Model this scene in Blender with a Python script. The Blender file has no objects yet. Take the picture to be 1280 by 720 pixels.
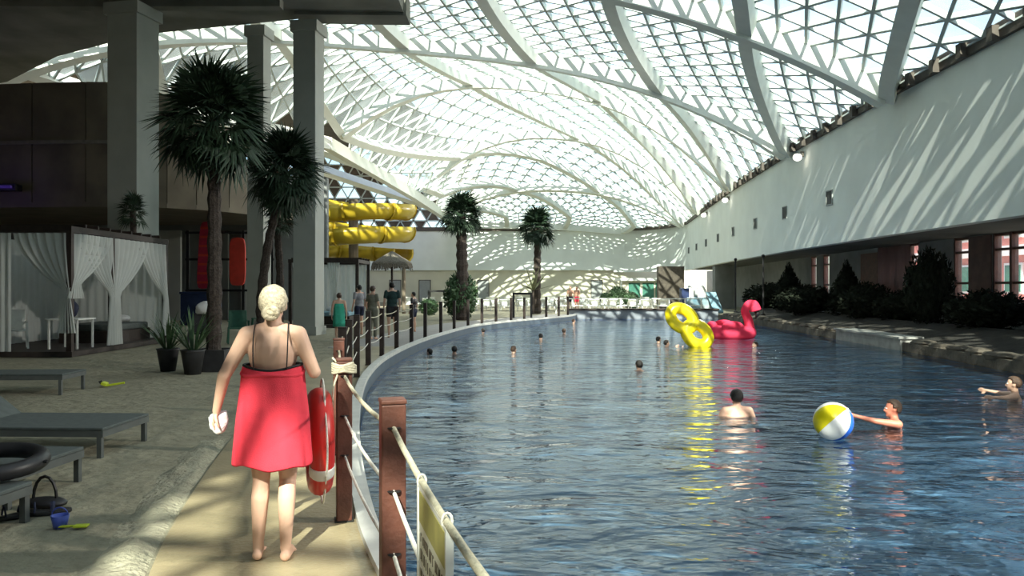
import bpy, bmesh, math, random
from mathutils import Vector, Matrix, noise as mnoise
random.seed(7)
PI = math.pi
SC = bpy.context.scene
COL = SC.collection

# ------------------------------------------------------------------ camera, sky, sun, exposure
CAMH = 1.6
FPX = 960.0
HOR = 359.0
cam_d = bpy.data.cameras.new('camera'); cam_d.lens = 27.0; cam_d.sensor_width = 36.0
cam_d.clip_start = 0.05; cam_d.clip_end = 500
cam = bpy.data.objects.new('camera', cam_d); COL.objects.link(cam)
cam.location = (0, 0, CAMH); cam.rotation_euler = (PI/2, 0, 0)
SC.camera = cam

SUN_EL = math.radians(36.9)
SUN_DIR = Vector((0.13*math.cos(SUN_EL), 0.9915*math.cos(SUN_EL), -math.sin(SUN_EL)))   # the way sunlight travels
world = bpy.data.worlds.new('sky'); SC.world = world; world.use_nodes = True
wn = world.node_tree.nodes; wl = world.node_tree.links
wn.clear()
wo = wn.new('ShaderNodeOutputWorld'); wb = wn.new('ShaderNodeBackground'); ws = wn.new('ShaderNodeTexSky')
ws.sky_type = 'NISHITA'; ws.sun_disc = False; ws.sun_elevation = SUN_EL; ws.sun_rotation = math.radians(187.5)
ws.air_density = 1.0; ws.dust_density = 1.2; ws.ozone_density = 1.0
wb.inputs['Strength'].default_value = 0.31
wl.new(ws.outputs[0], wb.inputs[0]); wl.new(wb.outputs[0], wo.inputs[0])
sun_d = bpy.data.lights.new('sun', 'SUN'); sun_d.energy = 18.0; sun_d.angle = 0.009; sun_d.color = (1.0, 0.93, 0.80)
sun = bpy.data.objects.new('sun', sun_d); COL.objects.link(sun); sun.location = (-40, -30, 60)
sun.rotation_euler = SUN_DIR.to_track_quat('-Z', 'Y').to_euler()

vs = SC.view_settings
vs.view_transform = 'Standard'; vs.look = 'None'; vs.gamma = 1.0; vs.use_curve_mapping = False
vs.exposure = 0.0

# ------------------------------------------------------------------ materials
MATS = {}
def mat(name, col, rough=0.6, var=0.12, scale=6.0, bump=0.0, bscale=30.0, metal=0.0, spec=0.4, emit=None, detail=4.0, col2=None):
    if name in MATS: return MATS[name]
    m = bpy.data.materials.new(name); m.use_nodes = True
    nt = m.node_tree; N = nt.nodes; L = nt.links
    b = N['Principled BSDF']
    b.inputs['Roughness'].default_value = rough; b.inputs['Metallic'].default_value = metal
    b.inputs['Specular IOR Level'].default_value = spec
    tc = N.new('ShaderNodeTexCoord')
    nz = N.new('ShaderNodeTexNoise'); nz.inputs['Scale'].default_value = scale; nz.inputs['Detail'].default_value = detail
    L.new(tc.outputs['Object'], nz.inputs['Vector'])
    rp = N.new('ShaderNodeValToRGB')
    c2 = col2 if col2 else tuple(min(1, c*(1+var)) for c in col)
    c1 = col if col2 else tuple(c*(1-var) for c in col)
    rp.color_ramp.elements[0].position = 0.35; rp.color_ramp.elements[1].position = 0.65
    rp.color_ramp.elements[0].color = (*c1, 1); rp.color_ramp.elements[1].color = (*c2, 1)
    L.new(nz.outputs['Fac'], rp.inputs[0]); L.new(rp.outputs[0], b.inputs['Base Color'])
    if bump:
        n2 = N.new('ShaderNodeTexNoise'); n2.inputs['Scale'].default_value = bscale; n2.inputs['Detail'].default_value = 5
        L.new(tc.outputs['Object'], n2.inputs['Vector'])
        bp = N.new('ShaderNodeBump'); bp.inputs['Strength'].default_value = bump; bp.inputs['Distance'].default_value = 0.05
        L.new(n2.outputs['Fac'], bp.inputs['Height']); L.new(bp.outputs[0], b.inputs['Normal'])
    if emit:
        b.inputs['Emission Color'].default_value = (*emit[0], 1); b.inputs['Emission Strength'].default_value = emit[1]
    MATS[name] = m
    return m

def glass_mat(name, tint=(0.75, 0.80, 0.78), dirt=0.2, dirtcol=(0.8, 0.85, 0.82), gloss=0.06):
    m = bpy.data.materials.new(name); m.use_nodes = True
    nt = m.node_tree; N = nt.nodes; L = nt.links; N.clear()
    out = N.new('ShaderNodeOutputMaterial')
    tr = N.new('ShaderNodeBsdfTransparent'); tr.inputs[0].default_value = (*tint, 1)
    tl = N.new('ShaderNodeBsdfTranslucent'); tl.inputs[0].default_value = (*dirtcol, 1)
    gl = N.new('ShaderNodeBsdfGlossy'); gl.inputs['Roughness'].default_value = 0.08
    tc = N.new('ShaderNodeTexCoord'); nz = N.new('ShaderNodeTexNoise'); nz.inputs['Scale'].default_value = 0.35
    nz.inputs['Detail'].default_value = 5
    L.new(tc.outputs['Object'], nz.inputs['Vector'])
    mr = N.new('ShaderNodeMapRange'); mr.inputs[1].default_value = 0.3; mr.inputs[2].default_value = 0.7
    mr.inputs[3].default_value = dirt*0.55; mr.inputs[4].default_value = min(1, dirt*1.45)
    L.new(nz.outputs['Fac'], mr.inputs[0])
    m1 = N.new('ShaderNodeMixShader'); L.new(mr.outputs[0], m1.inputs[0]); L.new(tr.outputs[0], m1.inputs[1]); L.new(tl.outputs[0], m1.inputs[2])
    m2 = N.new('ShaderNodeMixShader'); m2.inputs[0].default_value = gloss
    L.new(m1.outputs[0], m2.inputs[1]); L.new(gl.outputs[0], m2.inputs[2]); L.new(m2.outputs[0], out.inputs[0])
    return m

def water_mat():
    m = bpy.data.materials.new('pool_water'); m.use_nodes = True
    nt = m.node_tree; N = nt.nodes; L = nt.links; N.clear()
    out = N.new('ShaderNodeOutputMaterial')
    tr = N.new('ShaderNodeBsdfTransparent'); tr.inputs[0].default_value = (0.42, 0.64, 0.86, 1)
    gl = N.new('ShaderNodeBsdfGlossy'); gl.inputs['Roughness'].default_value = 0.03; gl.inputs[0].default_value = (0.95, 0.97, 1, 1)
    tc = N.new('ShaderNodeTexCoord')
    mp = N.new('ShaderNodeMapping'); mp.inputs['Scale'].default_value = (0.55, 1.0, 1.0); L.new(tc.outputs['Object'], mp.inputs[0])
    n1 = N.new('ShaderNodeTexNoise'); n1.inputs['Scale'].default_value = 1.3; n1.inputs['Detail'].default_value = 4; n1.inputs['Distortion'].default_value = 0.6
    n2 = N.new('ShaderNodeTexNoise'); n2.inputs['Scale'].default_value = 4.2; n2.inputs['Detail'].default_value = 3; n2.inputs['Distortion'].default_value = 0.4
    L.new(mp.outputs[0], n1.inputs['Vector']); L.new(mp.outputs[0], n2.inputs['Vector'])
    b1 = N.new('ShaderNodeBump'); b1.inputs['Strength'].default_value = 0.55; b1.inputs['Distance'].default_value = 0.22
    L.new(n1.outputs['Fac'], b1.inputs['Height'])
    b2 = N.new('ShaderNodeBump'); b2.inputs['Strength'].default_value = 0.55; b2.inputs['Distance'].default_value = 0.06
    L.new(n2.outputs['Fac'], b2.inputs['Height']); L.new(b1.outputs[0], b2.inputs['Normal'])
    fr = N.new('ShaderNodeFresnel'); fr.inputs['IOR'].default_value = 1.33
    L.new(b2.outputs[0], fr.inputs['Normal']); L.new(b2.outputs[0], gl.inputs['Normal'])
    mx = N.new('ShaderNodeMixShader'); L.new(fr.outputs[0], mx.inputs[0]); L.new(tr.outputs[0], mx.inputs[1]); L.new(gl.outputs[0], mx.inputs[2])
    L.new(mx.outputs[0], out.inputs[0])
    return m

def translucent_mat(name, col, t=0.35):
    m = bpy.data.materials.new(name); m.use_nodes = True
    nt = m.node_tree; N = nt.nodes; L = nt.links; N.clear()
    out = N.new('ShaderNodeOutputMaterial'); d = N.new('ShaderNodeBsdfDiffuse'); tl = N.new('ShaderNodeBsdfTranslucent')
    tc = N.new('ShaderNodeTexCoord'); nz = N.new('ShaderNodeTexNoise'); nz.inputs['Scale'].default_value = 5
    L.new(tc.outputs['Object'], nz.inputs['Vector'])
    rp = N.new('ShaderNodeValToRGB'); rp.color_ramp.elements[0].color = (*[c*0.9 for c in col], 1); rp.color_ramp.elements[1].color = (*col, 1)
    L.new(nz.outputs['Fac'], rp.inputs[0]); L.new(rp.outputs[0], d.inputs[0]); L.new(rp.outputs[0], tl.inputs[0])
    mx = N.new('ShaderNodeMixShader'); mx.inputs[0].default_value = t
    L.new(d.outputs[0], mx.inputs[1]); L.new(tl.outputs[0], mx.inputs[2]); L.new(mx.outputs[0], out.inputs[0])
    MATS[name] = m
    return m

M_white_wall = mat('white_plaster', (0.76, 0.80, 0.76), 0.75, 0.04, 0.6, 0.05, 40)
M_cream = mat('cream_plaster', (0.62, 0.60, 0.47), 0.8, 0.05, 0.7)
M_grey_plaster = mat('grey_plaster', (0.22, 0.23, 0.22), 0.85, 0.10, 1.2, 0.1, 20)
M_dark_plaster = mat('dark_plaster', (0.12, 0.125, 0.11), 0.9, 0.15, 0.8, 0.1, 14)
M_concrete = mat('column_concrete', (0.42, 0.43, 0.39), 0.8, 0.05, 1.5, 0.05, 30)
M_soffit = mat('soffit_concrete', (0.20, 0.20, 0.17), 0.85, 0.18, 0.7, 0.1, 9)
M_drum = mat('brown_panel', (0.17, 0.14, 0.10), 0.8, 0.15, 1.0)
M_sand = mat('sand', (0.27, 0.25, 0.175), 0.95, 0.10, 2.2, 0.9, 7.0, detail=8)
M_ridge = mat('loose_sand', (0.36, 0.335, 0.24), 0.95, 0.12, 9, 0.7, 25)
M_walk = mat('wet_walkway', (0.34, 0.28, 0.17), 0.35, 0.14, 2.0, 0.15, 30)
M_deck = mat('pool_deck_grey', (0.33, 0.31, 0.29), 0.8, 0.08, 3)
M_curb = mat('curb_white', (0.62, 0.62, 0.57), 0.6, 0.08, 5, 0.05, 60)
M_pool = mat('pool_tile', (0.035, 0.16, 0.38), 0.5, 0.10, 1.2)
M_poolwall = mat('pool_wall_grey', (0.22, 0.24, 0.27), 0.6, 0.1, 3)
M_rib = mat('white_steel', (0.80, 0.82, 0.75), 0.5, 0.03, 2)
M_bar = mat('white_bar', (0.52, 0.57, 0.54), 0.5, 0.04, 2)
M_eave = mat('eave_dark', (0.10, 0.085, 0.07), 0.7, 0.2, 3)
M_brown_wood = mat('post_wood', (0.115, 0.042, 0.027), 0.55, 0.25, 8, 0.15, 40)
M_dark_wood = mat('dark_wood', (0.030, 0.020, 0.016), 0.6, 0.25, 8)
M_window_wood = mat('window_wood', (0.12, 0.05, 0.035), 0.6, 0.2, 6)
M_rope = mat('rope_beige', (0.55, 0.50, 0.36), 0.85, 0.15, 40, 0.3, 120)
M_rope_white = mat('rope_white', (0.72, 0.69, 0.60), 0.85, 0.1, 40, 0.3, 120)
M_ring = mat('ring_red', (0.55, 0.025, 0.02), 0.35, 0.08, 4)
M_band = mat('ring_band', (0.68, 0.66, 0.62), 0.4, 0.05, 8)
M_sign = mat('sign_white', (0.70, 0.68, 0.55), 0.5, 0.05, 6)
M_sign_frame = mat('sign_frame', (0.75, 0.75, 0.70), 0.4, 0.03, 6)
M_sign_ink = mat('sign_ink', (0.12, 0.10, 0.07), 0.6, 0.2, 30)
M_sign_olive = mat('sign_olive', (0.42, 0.38, 0.12), 0.6, 0.12, 12)
M_black = mat('black_steel', (0.012, 0.012, 0.012), 0.5, 0.2, 8)
M_black_rubber = mat('black_rubber', (0.02, 0.02, 0.022), 0.45, 0.2, 6)
M_lounger = mat('lounger_grey', (0.085, 0.10, 0.095), 0.8, 0.12, 14, 0.1, 150)
M_lounger_frame = mat('lounger_frame', (0.10, 0.11, 0.105), 0.5, 0.1, 8)
M_lounger_white = mat('lounger_white', (0.70, 0.72, 0.68), 0.6, 0.08, 8)
M_curtain = translucent_mat('curtain_white', (0.70, 0.73, 0.70), 0.3)
M_trunk = mat('palm_trunk', (0.055, 0.042, 0.034), 0.9, 0.35, 18, 0.5, 30)
M_frond = mat('palm_frond', (0.022, 0.045, 0.022), 0.6, 0.35, 5)
M_frond_b = mat('palm_frond_green', (0.05, 0.10, 0.04), 0.6, 0.35, 5)
M_shrub = mat('dark_shrub', (0.018, 0.022, 0.015), 0.95, 0.35, 6, spec=0.05)
M_pot = mat('pot_dark', (0.03, 0.03, 0.032), 0.6, 0.2, 6)
M_stone = mat('stone_border', (0.085, 0.072, 0.056), 0.9, 0.25, 3, 0.4, 10)
M_ledge = mat('ledge_light', (0.30, 0.30, 0.28), 0.8, 0.12, 4)
M_soil = mat('soil_dark', (0.022, 0.02, 0.016), 0.95, 0.3, 3, 0.5, 8)
M_slide = mat('slide_yellow', (0.46, 0.33, 0.025), 0.3, 0.06, 2)
M_slide_dark = mat('slide_flange', (0.40, 0.27, 0.015), 0.4, 0.08, 3)
M_thatch = mat('thatch', (0.16, 0.14, 0.11), 0.95, 0.3, 20, 0.5, 60)
M_yellow_float = mat('float_yellow', (0.88, 0.70, 0.015), 0.28, 0.04, 3)
M_pink_float = translucent_mat('float_pink', (0.85, 0.08, 0.16), 0.35)
M_redboard = mat('board_red', (0.62, 0.05, 0.03), 0.5, 0.10, 4)
M_redpink = mat('board_crimson', (0.45, 0.02, 0.05), 0.5, 0.15, 6)
M_blue_box = mat('blue_plastic', (0.02, 0.035, 0.10), 0.5, 0.15, 5)
M_blue_ball = mat('blue_toy', (0.07, 0.11, 0.45), 0.4, 0.1, 6)
M_lime = mat('lime_toy', (0.55, 0.65, 0.04), 0.45, 0.08, 6)
M_green_chair = mat('green_plastic', (0.02, 0.10, 0.06), 0.5, 0.15, 6)
M_teal = mat('teal_towel', (0.05, 0.42, 0.28), 0.85, 0.1, 8, 0.2, 60)
M_bluegrey = mat('bluegrey_towel', (0.18, 0.30, 0.36), 0.85, 0.15, 8, 0.2, 60)
M_skin = mat('skin_fair', (0.68, 0.42, 0.30), 0.5, 0.05, 8, spec=0.35)
M_skin_red = mat('skin_sunburnt', (0.55, 0.20, 0.13), 0.45, 0.06, 8)
M_skin_tan = mat('skin_tan', (0.45, 0.26, 0.18), 0.5, 0.06, 8)
M_hair_blond = mat('hair_blond', (0.52, 0.44, 0.31), 0.5, 0.3, 45, 0.4, 90)
M_hair_dark = mat('hair_dark', (0.016, 0.012, 0.010), 0.45, 0.3, 40, 0.4, 90)
M_hair_brown = mat('hair_brown', (0.07, 0.04, 0.025), 0.5, 0.3, 40, 0.4, 90)
M_dress = mat('dress_coral', (0.80, 0.045, 0.075), 0.8, 0.06, 9, 0.25, 220)
M_strap = mat('strap_black', (0.01, 0.01, 0.01), 0.6, 0.1, 10)
M_trunks = mat('swim_navy', (0.015, 0.02, 0.05), 0.7, 0.15, 10)
M_shirt_dark = mat('shirt_dark', (0.02, 0.045, 0.04), 0.85, 0.15, 10)
M_shirt_grey = mat('shirt_grey', (0.30, 0.29, 0.30), 0.85, 0.12, 10)
M_shirt_olive = mat('shirt_olive', (0.20, 0.19, 0.14), 0.85, 0.12, 10)
M_white_cloth = mat('white_cloth', (0.82, 0.82, 0.80), 0.8, 0.05, 14, 0.2, 60)
M_eye = mat('eye_white', (0.75, 0.75, 0.72), 0.3, 0.03, 10)
M_ball_white = mat('ball_white', (0.88, 0.88, 0.86), 0.3, 0.03, 5)
M_ball_yellow = mat('ball_yellow', (0.85, 0.72, 0.01), 0.3, 0.03, 5)
M_ball_blue = mat('ball_blue', (0.03, 0.15, 0.70), 0.3, 0.05, 5)
M_ball_red = mat('ball_red', (0.70, 0.04, 0.03), 0.3, 0.05, 5)
M_grey_door = mat('door_grey', (0.30, 0.32, 0.31), 0.6, 0.06, 3)
M_brick_out = mat('facade_pink', (0.70, 0.27, 0.23), 0.9, 0.15, 0.8)
M_facade_white = mat('facade_white', (0.85, 0.80, 0.78), 0.9, 0.06, 1)
M_ground_out = mat('paving_outside', (0.35, 0.34, 0.31), 0.9, 0.15, 1)
M_green_glass = mat('green_glass', (0.07, 0.20, 0.15), 0.15, 0.2, 2, spec=0.6)
M_mural = mat('play_blue', (0.10, 0.20, 0.26), 0.5, 0.2, 1.3, col2=(0.40, 0.45, 0.45))
M_lamp = mat('flood_lens', (0.9, 0.9, 0.85), 0.3, 0.02, 5, emit=((1.0, 0.93, 0.78), 6.0))
M_purple = mat('purple_light', (0.05, 0.03, 0.12), 0.5, 0.05, 5, emit=((0.20, 0.10, 0.9), 0.06))
M_vent = mat('vent_dark', (0.055, 0.06, 0.06), 0.7, 0.2, 10)
M_lattice_panel = mat('lattice_brown', (0.12, 0.095, 0.075), 0.85, 0.2, 2)
M_wood_floor = mat('cabana_floor', (0.045, 0.035, 0.03), 0.7, 0.25, 5)
M_roofglass = glass_mat('roof_glass', (0.76, 0.85, 0.85), 0.22, (0.72, 0.86, 0.82), 0.05)
M_winglass = glass_mat('window_glass', (0.85, 0.86, 0.86), 0.05, gloss=0.08)
M_water = water_mat()

# ------------------------------------------------------------------ geometry helpers
class MB:
    def __init__(s): s.v = []; s.f = []
    def add(s, vs_, fs_):
        o = len(s.v); s.v += [tuple(v) for v in vs_]; s.f += [tuple(i+o for i in f) for f in fs_]; return s
    def box(s, c, d, rz=0.0, rx=0.0, ry=0.0):
        x, y, z = d[0]/2, d[1]/2, d[2]/2
        M = Matrix.Translation(c) @ Matrix.Rotation(rz, 4, 'Z') @ Matrix.Rotation(ry, 4, 'Y') @ Matrix.Rotation(rx, 4, 'X')
        P = [M @ Vector(p) for p in ((-x,-y,-z),(x,-y,-z),(x,y,-z),(-x,y,-z),(-x,-y,z),(x,-y,z),(x,y,z),(-x,y,z))]
        return s.add(P, [(0,3,2,1),(4,5,6,7),(0,1,5,4),(1,2,6,5),(2,3,7,6),(3,0,4,7)])
    def bbox(s, x0, x1, y0, y1, z0, z1):
        return s.box(((x0+x1)/2, (y0+y1)/2, (z0+z1)/2), (x1-x0, y1-y0, z1-z0))
    def beam(s, a, b, w, d, up=(0,0,1)):
        a = Vector(a); b = Vector(b); t = (b-a)
        if t.length < 1e-6: return s
        t.normalize(); u = Vector(up); sd = t.cross(u)
        if sd.length < 1e-4: sd = t.cross(Vector((1,0,0)))
        sd.normalize(); u = sd.cross(t).normalized()
        P = []
        for e in (a, b):
            for q in ((-1,-1),(1,-1),(1,1),(-1,1)):
                P.append(e + sd*(q[0]*w/2) + u*(q[1]*d/2))
        return s.add(P, [(0,1,2,3),(7,6,5,4),(0,4,5,1),(1,5,6,2),(2,6,7,3),(3,7,4,0)])
    def tube(s, pts, r, n=8, closed=False, cap=True, flat=1.0):
        pts = [Vector(p) for p in pts]; m = len(pts)
        rr = r if isinstance(r, (list, tuple)) else [r]*m
        prev = None; P = []
        for i, p in enumerate(pts):
            if closed: t = pts[(i+1) % m] - pts[i-1]
            else: t = pts[min(i+1, m-1)] - pts[max(i-1, 0)]
            t.normalize()
            if prev is None:
                u = Vector((0,0,1)) if abs(t.z) < 0.9 else Vector((1,0,0))
                u = (u - t*u.dot(t)).normalized()
            else:
                u = (prev - t*prev.dot(t))
                u = u.normalized() if u.length > 1e-5 else t.orthogonal().normalized()
            prev = u; w = t.cross(u)
            for k in range(n):
                a = 2*PI*k/n
                P.append(p + u*(math.cos(a)*rr[i]*flat) + w*(math.sin(a)*rr[i]))
        F = []
        for i in range(m if closed else m-1):
            j = (i+1) % m
            for k in range(n):
                k2 = (k+1) % n
                F.append((i*n+k, i*n+k2, j*n+k2, j*n+k))
        if cap and not closed:
            F.append(tuple(range(n-1, -1, -1))); F.append(tuple((m-1)*n+k for k in range(n)))
        return s.add(P, F)
    def ell(s, c, r, nu=16, nv=10, M=None):
        c = Vector(c); P = []; F = []
        if not isinstance(r, (list, tuple)): r = (r, r, r)
        P.append(Vector((0, 0, -r[2])))
        for j in range(1, nv):
            ph = -PI/2 + PI*j/nv
            for i in range(nu):
                th = 2*PI*i/nu
                P.append(Vector((r[0]*math.cos(ph)*math.cos(th), r[1]*math.cos(ph)*math.sin(th), r[2]*math.sin(ph))))
        P.append(Vector((0, 0, r[2])))
        for i in range(nu):
            F.append((0, 1+(i+1) % nu, 1+i))
            F.append((len(P)-1, 1+(nv-2)*nu+i, 1+(nv-2)*nu+(i+1) % nu))
        for j in range(nv-2):
            for i in range(nu):
                a = 1+j*nu+i; b = 1+j*nu+(i+1) % nu
                F.append((a, b, b+nu, a+nu))
        if M is not None: P = [M @ p for p in P]
        return s.add([p+c for p in P], F)
    def cap(s, a, ra, b, rb, n=12):
        a = Vector(a); b = Vector(b)
        s.ell(a, ra, n, 8); s.ell(b, rb, n, 8)
        return s.tube([a, a.lerp(b, 0.5), b], [ra, (ra+rb)/2, rb], n)
    def lathe(s, prof, c=(0,0,0), n=16):
        P = []; F = []
        for r, z in prof:
            for k in range(n):
                a = 2*PI*k/n; P.append((c[0]+r*math.cos(a), c[1]+r*math.sin(a), c[2]+z))
        for i in range(len(prof)-1):
            for k in range(n):
                k2 = (k+1) % n; F.append((i*n+k, i*n+k2, (i+1)*n+k2, (i+1)*n+k))
        F.append(tuple(range(n-1, -1, -1))); F.append(tuple((len(prof)-1)*n+k for k in range(n)))
        return s.add(P, F)
    def prism(s, poly, z0, z1):
        n = len(poly)
        P = [(p[0], p[1], z0) for p in poly] + [(p[0], p[1], z1) for p in poly]
        F = [tuple(range(n-1, -1, -1)), tuple(range(n, 2*n))] + [(i, (i+1) % n, n+(i+1) % n, n+i) for i in range(n)]
        return s.add(P, F)
    def mesh(s, name):
        me = bpy.data.meshes.new(name); me.from_pydata(s.v, [], s.f); me.update()
        return me
    def build(s, name, m, parent=None, smooth=False, bevel=0.0, loc=None, rz=0.0, fixn=False):
        me = s.mesh(name)
        if fixn:
            bm = bmesh.new(); bm.from_mesh(me); bmesh.ops.recalc_face_normals(bm, faces=bm.faces); bm.to_mesh(me); bm.free()
        o = link(name, me, m, parent, smooth)
        if loc is not None: o.location = loc
        if rz: o.rotation_euler.z = rz
        if bevel:
            b = o.modifiers.new('bevel', 'BEVEL'); b.width = bevel; b.segments = 2; b.limit_method = 'ANGLE'
        return o

def link(name, me, m, parent=None, smooth=False):
    if m is not None and not me.materials: me.materials.append(m)
    if smooth:
        for p in me.polygons: p.use_smooth = True
    o = bpy.data.objects.new(name, me); COL.objects.link(o)
    if parent is not None: o.parent = parent
    return o
def empty(name, loc=(0,0,0), rz=0.0):
    o = bpy.data.objects.new(name, None); COL.objects.link(o); o.location = loc; o.rotation_euler = (0, 0, rz)
    o.empty_display_size = 0.2
    return o
def tag(o, label=None, cat=None, group=None, kind=None):
    if label: o['label'] = label
    if cat: o['category'] = cat
    if group: o['group'] = group
    if kind: o['kind'] = kind
    return o
def struct(o, label=None, cat=None):
    return tag(o, label, cat, None, 'structure')
def kids(o): return [c for c in KIDS.get(o.name, [])]
def copy_tree(o, parent=None, loc=None, rz=None, label=None):
    c = o.copy(); COL.objects.link(c)
    if parent is not None: c.parent = parent
    if loc is not None: c.location = loc
    if rz is not None: c.rotation_euler.z = rz
    if label: c['label'] = label
    for ch in [x for x in bpy.data.objects if x.parent == o]: copy_tree(ch, c)
    return c
def G(px, py, z=0.0):                     # a point of the horizontal plane z
    Y = (CAMH - z)*FPX/(py-HOR); return Vector(((px-640)/FPX*Y, Y, z))
def A(px, py, Y):                         # a point at depth Y
    return Vector(((px-640)/FPX*Y, Y, CAMH-(py-HOR)/FPX*Y))
def interp(tab, t):
    if t <= tab[0][0]: return tab[0][1]
    for (a, va), (b, vb) in zip(tab, tab[1:]):
        if t <= b: return va+(vb-va)*(t-a)/(b-a)
    return tab[-1][1]
def catmull(P, n=8):
    P = [Vector(p) for p in P]; out = []
    for i in range(len(P)-1):
        p0 = P[max(i-1, 0)]; p1 = P[i]; p2 = P[i+1]; p3 = P[min(i+2, len(P)-1)]
        for k in range(n):
            t = k/n
            out.append(0.5*((2*p1)+(p2-p0)*t+(2*p0-5*p1+4*p2-p3)*t*t+(3*p1-p0-3*p2+p3)*t**3))
    out.append(P[-1]); return out
def offset2(pl, d):                       # offset a plan polyline to its right-hand side (+d)
    out = []
    for i, p in enumerate(pl):
        t = pl[min(i+1, len(pl)-1)]-pl[max(i-1, 0)]; t.z = 0; t.normalize()
        out.append(Vector((p.x+t.y*d, p.y-t.x*d, p.z)))
    return out

# ------------------------------------------------------------------ pool, curb, walkway, sand floor
WATER_Z = -0.25; POOL_Z = -1.6
fence_ctrl = [(4.2,-9,0),(1.7,-3.2,0),(0.66,-0.5,0),(0.1,1.1,0),(-0.52,3.34,0),(-1.155,5.28,0),(-1.84,8.2,0),(-2.45,11.5,0),(-2.86,14.5,0),
              (-3.06,17.9,0),(-2.95,22.4,0),(-2.52,27.2,0),(-1.83,32,0),(-0.74,35.5,0),(0.62,38.6,0),(1.83,41,0),(3.1,43.8,0),(3.7,46.2,0)]
FC = catmull(fence_ctrl, 10)
rim_in = offset2(FC, 0.21)                # water side of the curb
FAR_Y = 46.2
right_edge = [Vector((12.4, FAR_Y, 0)), Vector((12.2, 36, 0)), Vector((11.7, 27, 0)), Vector((11.4, 21, 0)), Vector((10.9, 16, 0)), Vector((10.6, 8, 0)), Vector((10.6, -9, 0))]
outline = [p for p in rim_in if p.y <= FAR_Y] + right_edge
wpoly = [(p.x, p.y) for p in outline]
o = MB().add([(x, y, WATER_Z) for x, y in wpoly], [tuple(range(len(wpoly)-1, -1, -1))]).build('pool_water', M_water, fixn=False)
if o.data.polygons[0].normal.z < 0: o.data.flip_normals()
tag(o, 'rippled dark blue water filling the big indoor pool', 'water', kind='structure')
basin = tag(empty('pool_basin', (3, 20, POOL_Z)), 'dark blue tiled pool basin under the water', 'pool', kind='structure')
mb = MB(); mb.add([(x-3, y-20, 0) for x, y in wpoly], [tuple(range(len(wpoly)))]); ob = mb.build('basin_floor', M_pool, basin)
if ob.data.polygons[0].normal.z < 0: ob.data.flip_normals()
mb = MB(); n = len(wpoly)
for i in range(n):
    a = wpoly[i]; b = wpoly[(i+1) % n]
    mb.add([(a[0]-3,a[1]-20,0),(b[0]-3,b[1]-20,0),(b[0]-3,b[1]-20,-POOL_Z+WATER_Z-0.01),(a[0]-3,a[1]-20,-POOL_Z+WATER_Z-0.01)], [(0,1,2,3)])
mb.build('basin_wall', M_pool, basin)

def strip(name, a, b, z0, z1, m, parent=None):   # solid strip between two plan polylines
    mb = MB(); n = len(a)
    P = [(p.x,p.y,z1) for p in a]+[(p.x,p.y,z1) for p in b]+[(p.x,p.y,z0) for p in a]+[(p.x,p.y,z0) for p in b]
    F = []
    for i in range(n-1):
        F += [(i,i+1,n+i+1,n+i),(2*n+i,3*n+i,3*n+i+1,2*n+i+1),(i,2*n+i,2*n+i+1,i+1),(n+i,n+i+1,3*n+i+1,3*n+i)]
    F += [(0,n,3*n,2*n),(n-1,3*n-1,4*n-1,2*n-1)]
    return mb.add(P, F).build(name, m, parent, fixn=True)
struct(strip('pool_rim', offset2(FC, 0.10), offset2(FC, 0.20), -0.45, -0.03, mat('rim_tile', (0.09, 0.125, 0.16), 0.5, 0.1, 3)), 'grey blue tiled wall face below the white pool curb', 'pool wall')
struct(strip('pool_curb', offset2(FC, 0.08), rim_in, -0.03, 0.05, M_curb), 'white rounded curb edging the curved side of the pool', 'curb')
i20 = [i for i, p in enumerate(FC) if p.y < 21]
walk = [FC[i] for i in i20]
struct(strip('walkway', offset2(walk, -1.12), offset2(walk, 0.085), -0.3, 0.004, M_walk), 'wet tan walkway running along the rope fence', 'walkway')
far_i = [p for p in FC if p.y >= 20.5]
struct(strip('deck_path', offset2(far_i, -1.9), offset2(far_i, 0.085), -0.3, 0.003, M_deck), 'grey deck behind the far curve of the rope fence', 'deck')
edge = offset2(FC, 0.05)
fl = [(p.x, p.y) for p in edge if p.y <= FAR_Y] + [(12.4, FAR_Y), (22, FAR_Y), (22, 92), (-44, 92), (-44, -27), (4.1, -27)]
o = MB().add([(x, y, -0.012) for x, y in fl], [tuple(range(len(fl)))]).build('floor', M_sand)
if o.data.polygons[0].normal.z < 0: o.data.flip_normals()
struct(o, 'grey beige sand floor of the indoor beach', 'sand floor')
# trampled ridge of loose sand beside the walkway
ridge_line = [p for p in offset2(FC, -1.12) if 3.2 < p.y < 8.6]
mb = MB(); NU = 90; NV = 12; P = []
for i in range(NU+1):
    t = i/NU*(len(ridge_line)-1); k = min(int(t), len(ridge_line)-2); p = ridge_line[k].lerp(ridge_line[k+1], t-k)
    d = (ridge_line[k+1]-ridge_line[k]).normalized(); nx, ny = -d.y, d.x
    for j in range(NV+1):
        u = j/NV
        w = 0.42*u*(0.8+0.6*mnoise.noise(Vector((p.y*1.3, 0, 3))))
        q = Vector((p.x+nx*(w+0.02), p.y+ny*(w+0.02), 0))
        h = math.sin(PI*u)*(0.030+0.05*max(0, mnoise.noise(q*6))+0.05*mnoise.noise(q*2.5)) * math.sin(PI*i/NU)**0.4
        P.append((q.x, q.y, -0.014+max(-0.004, h)))
F = [(i*(NV+1)+j, (i+1)*(NV+1)+j, (i+1)*(NV+1)+j+1, i*(NV+1)+j+1) for i in range(NU) for j in range(NV)]
tag(mb.add(P, F).build('sand_ridge', M_ridge, smooth=True, fixn=True), 'trampled ridge of loose pale sand along the walkway edge', 'sand', kind='stuff')
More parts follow.
